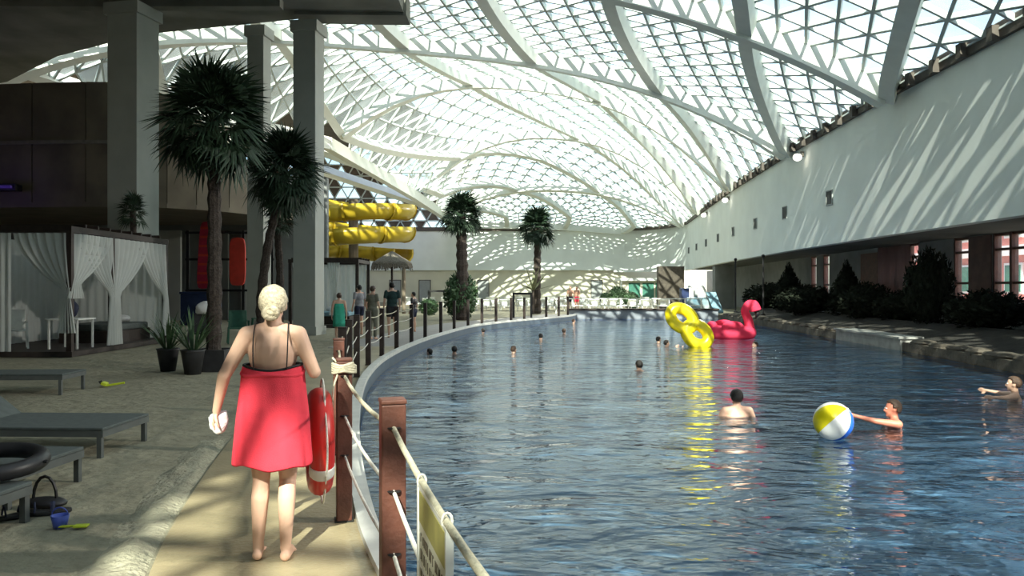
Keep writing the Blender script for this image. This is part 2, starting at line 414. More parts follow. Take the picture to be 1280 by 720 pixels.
# far pool wall with dark cap
fw = tag(empty('pool_end_wall', (8, FAR_Y+0.2, 0)), 'low grey wall with dark cap closing the far end of the pool', 'low wall', kind='structure')
MB().bbox(-4.6, 4.4, -0.2, 0.15, -0.6, 0.26).build('wall_face', M_poolwall, fw)
MB().bbox(-4.65, 4.45, -0.3, 0.25, 0.26, 0.36).build('wall_cap', M_dark_wood, fw)

# ------------------------------------------------------------------ hall shell
ZT = 8.0; ZB = 3.4
WX = [(-27,12.6),(19,12.6),(27,12.8),(36,13.3),(51,14.6),(66,16.3),(77,17.6)]
wall_plan = [Vector((interp(WX, y), y, 0)) for y in (-27,-10,5,12,19,23,27,31.5,36,43,51,58,66,72,77)]
cor = []
for k in range(1, 9):
    a = k/8*PI/2
    cor.append(Vector((17.6-6.5+6.5*math.cos(a)+0.35*k/8, 77.5+9*math.sin(a), 0)))
FAR_WALL = 86.5
wall_plan_r = wall_plan+cor
def wall_band(name, pl, z0, z1, m, thick=0.4):
    return strip(name, pl, offset2(pl, thick), z0, z1, m)
struct(wall_band('wall_right', wall_plan_r, ZB, ZT, M_white_wall), 'long white plaster wall sweeping along the pool', 'wall')
struct(MB().bbox(-44, cor[-1].x, FAR_WALL, FAR_WALL+0.4, 3.6, ZT).build('wall_far', M_white_wall), 'white upper wall closing the far end of the hall', 'wall')
struct(MB().bbox(-44, 22, FAR_WALL+0.42, FAR_WALL+0.8, -0.3, 3.62).build('wall_far_lower', M_cream), 'cream lower wall behind the far sunbeds', 'wall')
struct(MB().bbox(-44.4, -44, -27, 92, -0.3, 14).build('wall_left', M_dark_plaster), 'dark side wall of the beach hall', 'wall')
struct(MB().bbox(-44, 20, -27.4, -27, -0.3, 14).build('wall_back', M_grey_plaster), 'grey wall behind the walkway end', 'wall')
struct(MB().bbox(-40, -9.4, 39, 39.4, -0.3, 7.2).build('wall_beach_rear', M_grey_plaster), 'grey rear wall behind the cabanas', 'wall')
# overhang soffit + recessed lower wall with windows
REC = 3.2
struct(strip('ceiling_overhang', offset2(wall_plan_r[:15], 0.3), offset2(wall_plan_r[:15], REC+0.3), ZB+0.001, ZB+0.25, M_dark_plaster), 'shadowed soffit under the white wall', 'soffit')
def rx(y): return interp(WX, y)+REC
wins = [(20.0, 25.5), (26.9, 27.9), (30.6, 34.3), (41.0, 42.0), (43.2, 44.2)]
segs = []; y = -27
for a, b in wins: segs.append((y, a)); y = b
segs.append((y, 82))
mbw = MB()
def wallseg(mb, y0, y1, z0, z1, th=0.3):
    n = max(1, int((y1-y0)/5))
    for k in range(n):
        a = y0+(y1-y0)*k/n; b = y0+(y1-y0)*(k+1)/n
        mb.prism([(rx(a), a), (rx(a)+th, a), (rx(b)+th, b), (rx(b), b)], z0, z1)
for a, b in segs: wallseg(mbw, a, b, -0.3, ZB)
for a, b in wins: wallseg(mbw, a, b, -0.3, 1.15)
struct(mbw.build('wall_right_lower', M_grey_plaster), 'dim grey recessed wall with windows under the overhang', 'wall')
for wi, (a, b) in enumerate(wins):
    w = struct(empty('window_%d' % (wi+1), (rx((a+b)/2), (a+b)/2, 1.15)),
        ['wide window with brown mullions above the broad dark shrub', 'narrow bright window slit beside a brown pillar', 'curtained window with one bright clear strip',
         'narrow dark framed window beyond the dark panel', 'second narrow dark framed window beyond the dark panel'][wi], 'window')
    nm = max(1, round((b-a)/0.95)); H = ZB-1.15
    ox, oy = w.location.x, w.location.y
    for k in range(nm+1):
        yy = a+(b-a)*k/nm
        MB().bbox(rx(yy)-ox+0.02, rx(yy)-ox+0.24, yy-oy-0.06, yy-oy+0.06, 0, H).build('mullion', M_window_wood, w)
    for zz in (0.04, 0.62, 1.72, H-0.05):
        MB().beam((rx(a)-ox+0.13, a-oy, zz), (rx(b)-ox+0.13, b-oy, zz), 0.16, 0.08).build('transom', M_window_wood, w)
    for k in range(nm):
        y0 = a+(b-a)*k/nm; y1 = a+(b-a)*(k+1)/nm
        for z0, z1 in ((0.04, 0.62), (0.62, 1.72), (1.72, H-0.05)):
            MB().add([(rx(y0)-ox+0.13, y0-oy, z0), (rx(y1)-ox+0.13, y1-oy, z0), (rx(y1)-ox+0.13, y1-oy, z1), (rx(y0)-ox+0.13, y0-oy, z1)], [(0,1,2,3)]).build('pane', M_winglass, w)
# curtains in front of windows
def flat_curtain(name, y0, y1, z0, z1, xoff, m, label):
    mb = MB(); n = 40; P = []
    for i in range(n+1):
        yy = y0+(y1-y0)*i/n
        for zz in (z0, z1): P.append((rx(yy)+xoff+0.03*math.sin(i*1.7), yy, zz))
    o = mb.add(P, [(2*i, 2*i+2, 2*i+3, 2*i+1) for i in range(n)]).build(name, m, smooth=True)
    s = o.modifiers.new('thick', 'SOLIDIFY'); s.thickness = 0.01
    tag(o, label, 'curtain')
M_pinkcurtain = translucent_mat('curtain_rose', (0.34, 0.27, 0.26), 0.5)
flat_curtain('window_curtain', 31.15, 34.25, 1.2, ZB-0.02, -0.06, M_pinkcurtain, 'rose grey curtain drawn across the third window')
MB().prism([(rx(34.4)-0.05, 34.4), (rx(34.4)-0.02, 34.4), (rx(36.3)-0.02, 36.3), (rx(36.3)-0.05, 36.3)], 0.0, 3.2).build('door_5', M_window_wood)
struct(bpy.data.objects['door_5'], 'dark brown timber door leaf beside the curtained window', 'door')
pil = MB().prism([(rx(25.55)-0.04, 25.55), (rx(25.55)-0.005, 25.55), (rx(26.85)-0.005, 26.85), (rx(26.85)-0.04, 26.85)], 0.0, 3.38).build('trim_1', mat('trim_brown', (0.15, 0.09, 0.075), 0.7, 0.15, 3))
struct(pil, 'brown timber panel between the wide window and the slit window', 'panel')
# grey doors of the far wall
for k, px in enumerate((494, 531, 604, 746)):
    c = A(px, 376, FAR_WALL+0.35)
    dr = struct(empty('door_%d' % (k+1), (c.x, FAR_WALL+0.36, -0.01)), ['grey door near the thatched parasol', 'grey door between the people and the bushy palm', 'grey door just past the bushy palm', 'grey door where sunlight falls on the far wall'][k], 'door')
    MB().bbox(-0.6, 0.6, -0.02, 0.06, 0, 2.45).build('door_leaf', M_grey_door, dr, bevel=0.01)
    MB().bbox(-0.68, -0.6, -0.05, 0.06, 0, 2.53).bbox(0.6, 0.68, -0.05, 0.06, 0, 2.53).bbox(-0.6, 0.6, -0.05, 0.06, 2.45, 2.53).build('door_frame', M_eave, dr)
    MB().bbox(0.44, 0.5, -0.09, -0.02, 1.0, 1.1).build('door_handle', M_black, dr)

# ------------------------------------------------------------------ glass roof
YK = [-36, -26, -14.5, -2, 12.5, 25.7, 36.5, 50, 66, 78, 86.5]
def yk(k):
    i = max(0, min(len(YK)-2, int(math.floor(k)))); t = k-i
    return YK[i]+(YK[i+1]-YK[i])*t
XR = WX+[(80,17.3),(84,15.6),(86.5,12.5)]
XL = [(-34,-43),(0,-38),(14,-34),(25.7,-30),(36.5,-25),(43,-16.5),(50,-12),(66,-8.6),(78,-7.2),(86.5,-6.7)]
ZL = [(-34,11.5),(36.5,11.5),(50,11.3),(66,10),(78,9.5),(86.5,9.0)]
RISE = [(-34,3.6),(25.7,3.6),(36.5,3.7),(50,5.4),(66,6.0),(72,5.0),(78,3.2),(86.5,0.25)]
def roof_z(x, y):
    a = interp(XL, y); b = interp(XR, y); t = max(0, min(1, (x-a)/(b-a)))
    zl = interp(ZL, y); p = 3.0 if y < 40 else max(2.3, 3.0-(y-40)*0.05)
    return zl+(ZT+0.35-zl)*t+interp(RISE, y)*(1-abs(2*t-1)**p)
UN = [(-34,5.0),(14,4.6),(25.7,4.7),(36.5,6.1),(50,8.6),(66,10.5),(78,8.5),(86.5,6.5)]
def roof_pt(k, j):
    y = yk(k); x = interp(XR, y)-0.05-interp(UN, y)*j
    x = max(x, interp(XL, y))
    return Vector((x, y, roof_z(x, y)))
def roof_n(p):
    e = 0.3
    return Vector((-(roof_z(p.x+e, p.y)-roof_z(p.x-e, p.y))/(2*e), -(roof_z(p.x, p.y+e)-roof_z(p.x, p.y-e))/(2*e), 1)).normalized()
ceiling = struct(empty('ceiling', (0, 30, 0)), 'vaulted glass roof with white diagonal ribs and triangular panes', 'glass roof')
off = Vector((0, -30, 0))
NS = 10
i0, i1 = 7, (len(YK)-1)*NS
pts = {}
def gp(i, m):
    if (i, m) not in pts: pts[(i, m)] = roof_pt(i/NS, max(0, m)/NS)
    return pts[(i, m)]
def inside(i, m, mg=-0.9):
    y = yk(i/NS); return interp(XR, y)-interp(UN, y)*max(0, m)/NS > interp(XL, y)+mg
tris = []; bars = set()
for i in range(i0, i1):
    for m in range(-1, 140):
        if (i+m) % 2: continue
        for T in (((i, m), (i, m+2), (i+1, m+1)), ((i, m), (i+1, m+1), (i+1, m-1))):
            if any(q[1] < -1 for q in T): continue
            if all(inside(*q) for q in T) and (gp(*T[0])-gp(*T[1])).length > 0.05 and (gp(*T[1])-gp(*T[2])).length > 0.05:
                tris.append(T)
                for a, b in ((0, 1), (1, 2), (2, 0)): bars.add(tuple(sorted((T[a], T[b]))))
def view_size(a, b):
    c = (a+b)/2
    if c.y < 4: return 0
    px = 640+FPX*c.x/c.y; py = HOR-FPX*(c.z-CAMH)/c.y
    if not (-60 < px < 1340 and -60 < py < 700): return 0
    return (a-b).length/c.length
def is_rib(e):
    (ia, ma), (ib, mb_) = e
    if ia == ib and ia % NS == 0: return True
    if ia+ma == ib+mb_ and (ia+ma) % NS == 0: return True
    return False
barlist = sorted((b for b in bars if not is_rib(b)), key=lambda e: -view_size(gp(*e[0]), gp(*e[1])))
BW, BD = 0.10, 0.17
stuff = MB()
for q, e in enumerate(barlist):
    a, b = gp(*e[0]), gp(*e[1])
    if (a-b).length < 0.08: continue
    nn = roof_n((a+b)/2)
    if q < 300: MB().beam(a+off-nn*0.09, b+off-nn*0.09, BW, BD, nn).build('bar', M_bar, ceiling)
    else: stuff.beam(a+off-nn*0.09, b+off-nn*0.09, BW, BD, nn)
tag(stuff.build('bars', M_bar, ceiling), kind='stuff')
trilist = sorted(tris, key=lambda T: -view_size(gp(*T[0]), (gp(*T[1])+gp(*T[2]))/2))
stuff = MB()
for q, T in enumerate(trilist):
    P = [gp(*t)+off for t in T]
    if q < 300: MB().add(P, [(0,1,2)]).build('pane', M_roofglass, ceiling)
    else: stuff.add(P, [(0,1,2)])
tag(stuff.build('panes', M_roofglass, ceiling), kind='stuff')
# ribs: whole arches and whole diagonals, each a part
def rib_beam(keys, w=0.50, d=0.66):
    mb = MB(); P = [gp(*k) for k in keys]
    secs = []
    for i, p in enumerate(P):
        t = (P[min(i+1, len(P)-1)]-P[max(i-1, 0)]).normalized(); nn = roof_n(p); sd = t.cross(nn).normalized(); nn = sd.cross(t)
        c = p+off-nn*(d*0.5)
        secs += [c-sd*w/2-nn*d/2, c+sd*w/2-nn*d/2, c+sd*w/2+nn*d/2, c-sd*w/2+nn*d/2]
    F = [(0,1,2,3), tuple(len(secs)-4+i for i in (3,2,1,0))]
    for i in range(len(P)-1):
        for k in range(4):
            k2 = (k+1) % 4; F.append((4*i+k, 4*i+4+k, 4*i+4+k2, 4*i+k2))
    mb.add(secs, F).build('rib', M_rib, ceiling, fixn=True)
for i in range(NS, i1+1, NS):
    ks = [(i, m) for m in range(0, 140) if (i+m) % 2 == 0 and inside(i, m, 0.3)]
    if len(ks) > 2: rib_beam(ks, 0.50, 0.80)
for c in range(NS*2, NS*24, NS):
    ks = [(i, c-i) for i in range(min(i1, c), i0, -1) if 0 <= c-i < 140 and inside(i, c-i, 0.3)]
    if len(ks) > 2: rib_beam(ks)
# edge beams
ley = [38.5, 40, 43, 46, 50, 55, 60, 66, 72, 78, 83, 86.5]
lp = [Vector((interp(XL, y), y-30, roof_z(interp(XL, y), y)-0.3)) for y in ley]
for a, b in zip(lp, lp[1:]): MB().beam(a, b, 0.55, 0.8).build('edge_beam', M_rib, ceiling)
ep = [Vector((interp(XR, y)+0.12, y-30, ZT+0.22)) for y in (-27,-10,0,8,14,19,23,27,31.5,36,43,51,58,66,72,77,80,82,84,85.5,86.5)]+[Vector((x, 56.6, ZT+0.22)) for x in (8, 4, 0, -4, -10, -20, -30, -43)]
for a, b in zip(ep, ep[1:]): MB().beam(a, b, 0.5, 0.44).build('eave_beam', M_eave, ceiling)
# little brackets along the eave beam
for y in [14+1.45*k for k in range(34)]:
    MB().bbox(interp(XR, y)-0.32, interp(XR, y)-0.1, y-30-0.12, y-30+0.12, ZT-0.05, ZT+0.35).build('bracket', M_eave, ceiling)

# brown lattice gable above the far wall, with an added unseen roof shading it
lat = struct(empty('wall_lattice', (-18, FAR_WALL+1.2, 8)), 'brown lattice gable with glints of sky above the far white wall', 'lattice wall')
s = 1.5
rows = 8; cols = 18
lrng = random.Random(3); solid = MB(); gl_ = MB(); lb = MB()
def lpnt(r, c): return Vector(((c+0.5*(r % 2))*s-13.5, 0, r*s*0.85))
for r in range(rows):
    for c in range(cols):
        if r % 2 == 0: tt = [((r,c),(r,c+1),(r+1,c)), ((r,c+1),(r+1,c+1),(r+1,c))]
        else: tt = [((r,c),(r,c+1),(r+1,c+1)), ((r,c),(r+1,c+1),(r+1,c))]
        for T in tt:
            P = [lpnt(*q)+Vector((0,0.12,0)) for q in T]
            if lrng.random() < 0.62: MB().add(P, [(0,1,2)]).build('panel', M_lattice_panel, lat)
            else: gl_.add(P, [(0,1,2)])
        for a, b in (((r,c),(r,c+1)), ((r,c),(r+1,c)), ((r,c),(r+1,c+1 if r % 2 else c-1))):
            if b[1] < 0: continue
            lb.beam(lpnt(*a), lpnt(*b), 0.13, 0.13, (0,1,0))
tag(gl_.build('panes', M_roofglass, lat), kind='stuff'); tag(lb.build('bars', M_bar, lat), kind='stuff')
struct(MB().prism([(-44, 41), (-17.5, 41), (-12.5, 50), (-9, 66), (-7, 88), (-44, 88)], 17.6, 18.0).build('ceiling_shade_cover', M_drum), 'added opaque brown roof, unseen, shading the lattice gable', 'roof')  # opaque cover added out of view to keep sun off the lattice

# ------------------------------------------------------------------ concrete slab, drum, columns on the beach side
slab_poly = [(-3.7,27),(-3.7,22.8),(-3.7,20.5),(-3.7,-7.6),(-4.5,-7.6),(-4.5,-26.5),(-40,-26.5),(-40,38),(-28,37.5),(-23,35),(-18.5,31.2),(-15,29.2),(-13,28.3),(-7.3,26.8)]  # near part, out of view, shaped to shade sand and leave the woman sunlit
slab = struct(empty('ceiling_slab', (0, 0, 0)), 'dark concrete gallery slab above the beach, its unseen near part shaped for shade', 'slab')
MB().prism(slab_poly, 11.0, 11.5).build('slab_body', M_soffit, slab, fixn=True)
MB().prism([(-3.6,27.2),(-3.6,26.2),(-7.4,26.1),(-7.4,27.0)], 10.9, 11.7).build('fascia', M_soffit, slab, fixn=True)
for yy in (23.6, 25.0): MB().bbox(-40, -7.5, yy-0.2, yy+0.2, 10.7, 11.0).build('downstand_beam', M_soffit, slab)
def column(px, Y, size, rot, ztop, label, base_px=None):
    c = A(px, HOR, Y)
    e = struct(empty('column', (c.x, Y, -0.02), rot), label, 'column')
    MB().bbox(-size/2, size/2, -size/2, size/2, 0, ztop).build('shaft', M_concrete, e, bevel=0.02)
    MB().bbox(-size/2-0.08, size/2+0.08, -size/2-0.08, size/2+0.08, ztop-0.35, ztop+0.02).build('capital', M_concrete, e)
    MB().bbox(-size/2-0.05, size/2+0.05, -size/2-0.05, size/2+0.05, 0, 0.3).build('plinth', M_concrete, e)
    return e
column(167, 24.95, 1.08, math.radians(-12), 10.7, 'thick pale concrete column behind the curtained cabana')
column(386, 26.6, 0.80, math.radians(-8), 10.74, 'pale concrete column beside the yellow slide')
column(324, 27.8, 0.62, math.radians(-8), 11.0, 'slim concrete column between the two tall palms')
drum_pl = catmull([(-36,36,0),(-30,33.2,0),(-24,31.2,0),(-19,30.4,0),(-15,30.4,0),(-12.9,31.4,0),(-11.2,34,0),(-10.6,38.6,0)], 2)
drum = struct(empty('wall_drum', (0, 0, 0)), 'dark brown curved gallery wall over the beach bar', 'wall')
dz = [(-36,9.6),(-14.5,9.75),(-13,8.8),(-11.8,7.2),(-10.6,6.4)]
for a, b in zip(drum_pl, drum_pl[1:]):
    n_ = Vector((-(b-a).y, (b-a).x, 0)).normalized()*0.35
    g = (b-a)*0.012
    P = []
    for e, s_ in ((a+g, 1), (b-g, 1)):
        for q, zt in ((e, 0), (e+n_, 0)):
            pass
    za, zb = interp(dz, a.x), interp(dz, b.x)
    a1, b1 = a+g, b-g
    V8 = [(a1.x,a1.y,5.0),(b1.x,b1.y,5.0),(b1.x+n_.x,b1.y+n_.y,5.0),(a1.x+n_.x,a1.y+n_.y,5.0),(a1.x,a1.y,za),(b1.x,b1.y,zb),(b1.x+n_.x,b1.y+n_.y,zb),(a1.x+n_.x,a1.y+n_.y,za)]
    MB().add(V8, [(0,3,2,1),(4,5,6,7),(0,1,5,4),(1,2,6,5),(2,3,7,6),(3,0,4,7)]).build('panel', M_drum, drum, fixn=True)
    MB().beam((a.x-n_.x*0.25, a.y-n_.y*0.25, 7.35), (b.x-n_.x*0.25, b.y-n_.y*0.25, 7.35), 0.08, 0.14).build('trim_band', mat('drum_band', (0.20, 0.18, 0.15), 0.8), drum)
struct(MB().prism([(p.x, p.y) for p in drum_pl]+[(-10.6, 39), (-40, 39), (-40, 36)], 4.8, 5.0).build('ceiling_gallery', M_drum, fixn=True), 'dark underside of the curved gallery', 'ceiling')
pl_ = tag(empty('purple_lamp', (-20.2, 29.6, 5.5)), 'purple glowing strip lamp on the dark curved wall', 'lamp')
MB().bbox(-0.9, 0.9, -0.06, 0.06, -0.05, 0.05).build('tube', M_purple, pl_); MB().bbox(-1.0, 1.0, 0.06, 0.5, -0.12, 0.12).build('housing', M_black, pl_)
ld = bpy.data.lights.new('purple_glow', 'POINT'); ld.energy = 14; ld.color = (0.25, 0.12, 1.0); ld.shadow_soft_size = 0.3
lo = bpy.data.objects.new('purple_glow', ld); COL.objects.link(lo); lo.parent = pl_; lo.location = (0.3, -1.3, -0.3)

# ------------------------------------------------------------------ wall fixtures: vents and floodlights
for k in range(9):
    y = 31.5+6.3*k; x = interp(WX, y)
    v = tag(empty('wall_vent', (x-0.01, y, 5.3)), 'dark square vent in the white wall, %s from the window end' % ['first','second','third','fourth','fifth','sixth','seventh','eighth','ninth'][k], 'vent', 'vents along the white wall')
    MB().bbox(-0.03, 0.02, -0.27, 0.27, -0.27, 0.27).build('grille', M_vent, v)
    MB().bbox(-0.05, 0.0, -0.31, 0.31, 0.27, 0.31).bbox(-0.05, 0.0, -0.31, 0.31, -0.31, -0.27).bbox(-0.05, 0.0, -0.31, -0.27, -0.27, 0.27).bbox(-0.05, 0.0, 0.27, 0.31, -0.27, 0.27).build('vent_frame', M_grey_door, v)
FLOOD = 5600
for y, lab in ((34.6, 'bright round floodlight under the eave at the wider end of the roof'), (51.5, 'bright floodlight under the eave midway along the white wall'), (62.0, 'small floodlight under the eave near the far corner'), (5.0, 'added unseen floodlight under the eave, fill light for the beach side')):  # last fixture is added out of view to lift the beach side
    x = interp(WX, y)
    f = tag(empty('floodlight', (x-0.10, y, ZT-0.45)), lab, 'lamp', 'floodlights under the eave')
    MB().bbox(-0.12, 0.02, -0.05, 0.05, -0.05, 0.2).build('bracket', M_eave, f)
    MB().lathe([(0.14, -0.12), (0.2, 0.0), (0.17, 0.12)], (-0.25, 0, 0)).build('housing', M_grey_door, f)
    MB().ell((-0.30, -0.10, -0.08), (0.19, 0.19, 0.16)).build('lens', M_lamp, f, smooth=True)
    fd_ = bpy.data.lights.new('flood_beam', 'SPOT'); fd_.energy = FLOOD; fd_.spot_size = math.radians(115); fd_.spot_blend = 0.6; fd_.shadow_soft_size = 0.25; fd_.color = (1.0, 0.95, 0.86)
    fo = bpy.data.objects.new('flood_beam', fd_); COL.objects.link(fo); fo.parent = f; fo.location = (-0.62, -0.12, -0.2)
    fo.rotation_euler = Vector((-1.0, -0.12, -0.42)).to_track_quat('-Z', 'Y').to_euler()

# ------------------------------------------------------------------ outside the windows
struct(MB().bbox(-150, 200, -120, 260, -0.6, -0.4).build('ground_outside', M_ground_out), 'paved ground outside the hall', 'ground')
bld = tag(empty('building', (34, 46, -0.4)), 'pink rendered building seen through the window panes', 'building')
MB().bbox(0, 8, -24, 26, 0, 11).build('facade', M_brick_out, bld)
for k in range(9):
    for zz in (1.6, 5.4):
        y = -22+k*5.4
        wv = MB().bbox(-0.12, 0.02, y, y+1.9, zz, zz+2.1).build('window', M_facade_white, bld)
        MB().bbox(-0.16, -0.12, y+0.15, y+1.75, zz+0.15, zz+1.95).build('pane', M_green_glass, wv)
MB().bbox(-0.3, 0.02, -24, 26, 4.2, 4.9).build('cornice', M_facade_white, bld)

# ------------------------------------------------------------------ rope fence
POST_H = 1.12
posts = [(0.1,1.1),(-0.52,3.34),(-1.155,5.28)]
mid = [p for p in FC if 5.28 <= p.y <= 22.4]
L = [0]
for a, b in zip(mid, mid[1:]): L.append(L[-1]+(b-a).length)
for k in range(1, 8):
    t = L[-1]*k/8
    for i in range(len(mid)-1):
        if L[i] <= t <= L[i+1]:
            p = mid[i].lerp(mid[i+1], (t-L[i])/(L[i+1]-L[i])); posts.append((p.x, p.y)); break
posts += [(-2.93,22.4),(-2.78,24.6),(-2.52,27.2),(-2.22,29.5),(-1.83,32.0),(-1.33,34.0),(-0.74,35.6),(-0.04,37.1),(0.62,38.6),(1.83,41.0),(2.6,42.7),(3.2,43.95)]
ORD = ['first','second','third','fourth','fifth','sixth','seventh','eighth','ninth','tenth','eleventh','twelfth','thirteenth','fourteenth','fifteenth','sixteenth','seventeenth','eighteenth','nineteenth','twentieth']
for i, (x, y) in enumerate(posts):
    nx_, ny_ = posts[min(i+1, len(posts)-1)]; px_, py_ = posts[max(i-1, 0)]
    rz = math.atan2(ny_-py_, nx_-px_)-PI/2
    lab = {0: 'red brown fence post beyond the white rope sign', 1: 'thick red brown fence post next to the hanging white sign', 2: 'brown fence post carrying the red life ring'}.get(i,
           'dark wooden fence post on the pool curve, %s beyond the life ring post' % ORD[i-3])
    e = tag(empty('fence_post', (x, y, -0.02), rz), lab, 'post', None if i < 3 else 'fence posts along the pool curve')
    mm = M_brown_wood if i < 4 else M_dark_wood
    w = 0.105
    MB().bbox(-w/2, w/2, -w/2, w/2, 0, POST_H).build('shaft', mm, e, bevel=0.008)
    MB().bbox(-w/2-0.003, w/2+0.003, -w/2-0.003, w/2+0.003, POST_H, POST_H+0.02).build('cap', mm, e, bevel=0.006)
    MB().bbox(-0.062, 0.062, -0.062, 0.062, 0, 0.035).build('foot_plate', M_black, e)
    if i < 8:
        for zz in (1.02, 0.75, 0.48):
            for sgn in (-1, 1):
                MB().lathe([(0.024, -0.004), (0.03, 0.0), (0.024, 0.004)], (0, sgn*(w/2+0.002), zz), 12).build('rope_hole', M_black, e)
ropes = (('upper', 1.0, 0.0115, M_rope, 'thick beige top rope strung through the fence posts'), ('mid', 0.73, 0.009, M_rope_white, 'pale middle rope strung through the fence posts'), ('low', 0.46, 0.009, M_rope_white, 'pale lowest rope strung through the fence posts'))
rope_path = [(1.2,-1.6), (0.66,-0.5)]+posts[:11]
for nm, z, r, m_, lab in ropes:
    P = []
    for (x0, y0), (x1, y1) in zip(rope_path, rope_path[1:]):
        for k in range(6):
            t = k/6
            P.append((x0+(x1-x0)*t, y0+(y1-y0)*t, z-0.045*4*t*(1-t)))
    P.append((*rope_path[-1], z))
    tag(MB().tube(P, r, 8).build('fence_rope', m_, smooth=True), lab, 'rope')

# life ring on the third post
fd = Vector((-1.155+0.52, 5.28-3.34, 0)).normalized(); side = Vector((-fd.y, fd.x, 0))
rc = Vector((-1.28, 5.10, 0.585))
lr = tag(empty('life_ring', rc, math.atan2(fd.y, fd.x)), 'red life ring with pale bands hung on the brown fence post', 'life ring')
R0, r0 = 0.275, 0.078
seg = [Vector((R0*math.cos(2*PI*k/48), 0, R0*math.sin(2*PI*k/48))) for k in range(48)]
MB().tube(seg, r0, 16, closed=True).build('ring', M_ring, lr, smooth=True)
for a0 in (PI+0.49, 0.49):
    sg = [Vector((R0*math.cos(a0+d), 0, R0*math.sin(a0+d))) for d in [(-0.12+0.24*k/5) for k in range(6)]]
    MB().tube(sg, r0+0.003, 16).build('band', M_band, lr, smooth=True)
gr = [Vector(((R0+0.10+0.035*math.cos(4*2*PI*k/48))*math.cos(2*PI*k/48), -0.02, (R0+0.10+0.035*math.cos(4*2*PI*k/48))*math.sin(2*PI*k/48))) for k in range(48)]
MB().tube(gr, 0.007, 6, closed=True).build('grab_rope', M_rope_white, lr, smooth=True)
P = [Vector((0.0, -0.085, 0.26)), Vector((0.04, -0.10, 0.36)), Vector((0.12, -0.14, 0.47)), Vector((0.16, -0.10, 0.535))]
MB().tube(catmull(P, 5), 0.007, 6).build('hanging_rope', M_rope, lr, smooth=True)
coil = []
for k in range(70):
    a = k/70*2*PI*5
    coil.append(Vector((0.078*math.cos(a), 0.078*math.sin(a), 0.0+0.012*k/14+0.008*math.sin(k*1.3))))
tag(MB().tube(coil, 0.011, 6).build('rope_coil', M_rope, smooth=True, loc=(-1.155, 5.28, 1.02)), 'coil of beige rope wound on the life ring post', 'rope')

# white sign on the ropes
def fencept(t): return Vector((-0.52+0.62*t, 3.34-2.24*t, 0))
sa, sb = fencept(0.345), fencept(0.565); sd_ = (sb-sa).normalized()
sg = tag(empty('warning_sign', (sa.x, sa.y, 0.40), math.atan2(sd_.y, sd_.x)), 'white framed notice sign hanging on the top rope', 'sign')
W = (sb-sa).length; Hs = 0.55
MB().bbox(0, W, -0.006, 0.006, 0, Hs).build('board', M_sign, sg)
fr_ = MB()
for x0, x1, z0, z1 in ((-0.008, 0.008, 0, Hs), (W-0.008, W+0.008, 0, Hs), (0.008, W-0.008, Hs-0.008, Hs+0.008), (0.008, W-0.008, -0.008, 0.008)):
    fr_.bbox(x0, x1, -0.011, 0.011, z0, z1)
fr_.build('frame', M_sign_frame, sg)
for sy in (-1, 1):
    MB().bbox(0.02, W-0.02, sy*0.007-0.001, sy*0.007+0.001, Hs-0.12, Hs-0.02).build('header_strip', M_sign_olive, sg)
    rg = random.Random(5)
    for row in range(7):
        z = Hs-0.165-row*0.055
        ink = MB(); x = 0.05
        while x < W-0.07:
            h = rg.choice((0.034, 0.034, 0.028)); w_ = rg.uniform(0.014, 0.022)
            ink.bbox(x, x+0.005, sy*0.007-0.001, sy*0.007+0.001, z-h/2, z+h/2)
            if rg.random() < 0.6: ink.bbox(x+0.005, x+w_, sy*0.007-0.001, sy*0.007+0.001, z+h/2-0.006, z+h/2)
            if rg.random() < 0.6: ink.bbox(x+w_, x+w_+0.005, sy*0.007-0.001, sy*0.007+0.001, z-h/2, z+h/2)
            x += w_+rg.choice((0.014, 0.014, 0.03))
        tag(ink.build('lettering', M_sign_ink, sg), kind='stuff')
for xx in (0.03, W-0.03):
    MB().tube([Vector((xx, 0.014*math.cos(a), Hs+0.012+0.022*math.sin(a))) for a in [2*PI*k/12 for k in range(12)]], 0.004, 5, closed=True).build('tie', M_rope_white, sg)

# ------------------------------------------------------------------ palms
def fan_frond_mesh(petiole, blade, nb, seed, width=0.075, spread=2.7, droop=0.3):
    rg = random.Random(seed); mb = MB()
    mb.tube([(0,0,0), (petiole*0.5, 0, petiole*0.10), (petiole, 0, petiole*0.12)], [0.022, 0.015, 0.010], 5)
    c = Vector((petiole, 0, petiole*0.12))
    for k in range(nb):
        a = -spread/2+spread*k/(nb-1)+rg.uniform(-0.04, 0.04); l = blade*(1-0.28*abs(a)/(spread/2))*rg.uniform(0.88, 1.05)
        d = Vector((math.cos(a), math.sin(a), rg.uniform(-0.05, 0.12))); sd = Vector((-math.sin(a), math.cos(a), 0.0))
        p1 = c+d*l*0.5+Vector((0,0,0.02)); p2 = c+d*l-Vector((0,0,droop*l*rg.uniform(0.5, 1.3)))
        up = Vector((0,0,0.012))
        mb.add([c, p1+sd*width/2, p1-sd*width/2, p2, p1+up], [(0,1,4),(0,4,2),(1,3,4),(4,3,2)])
    return mb.mesh('frond')
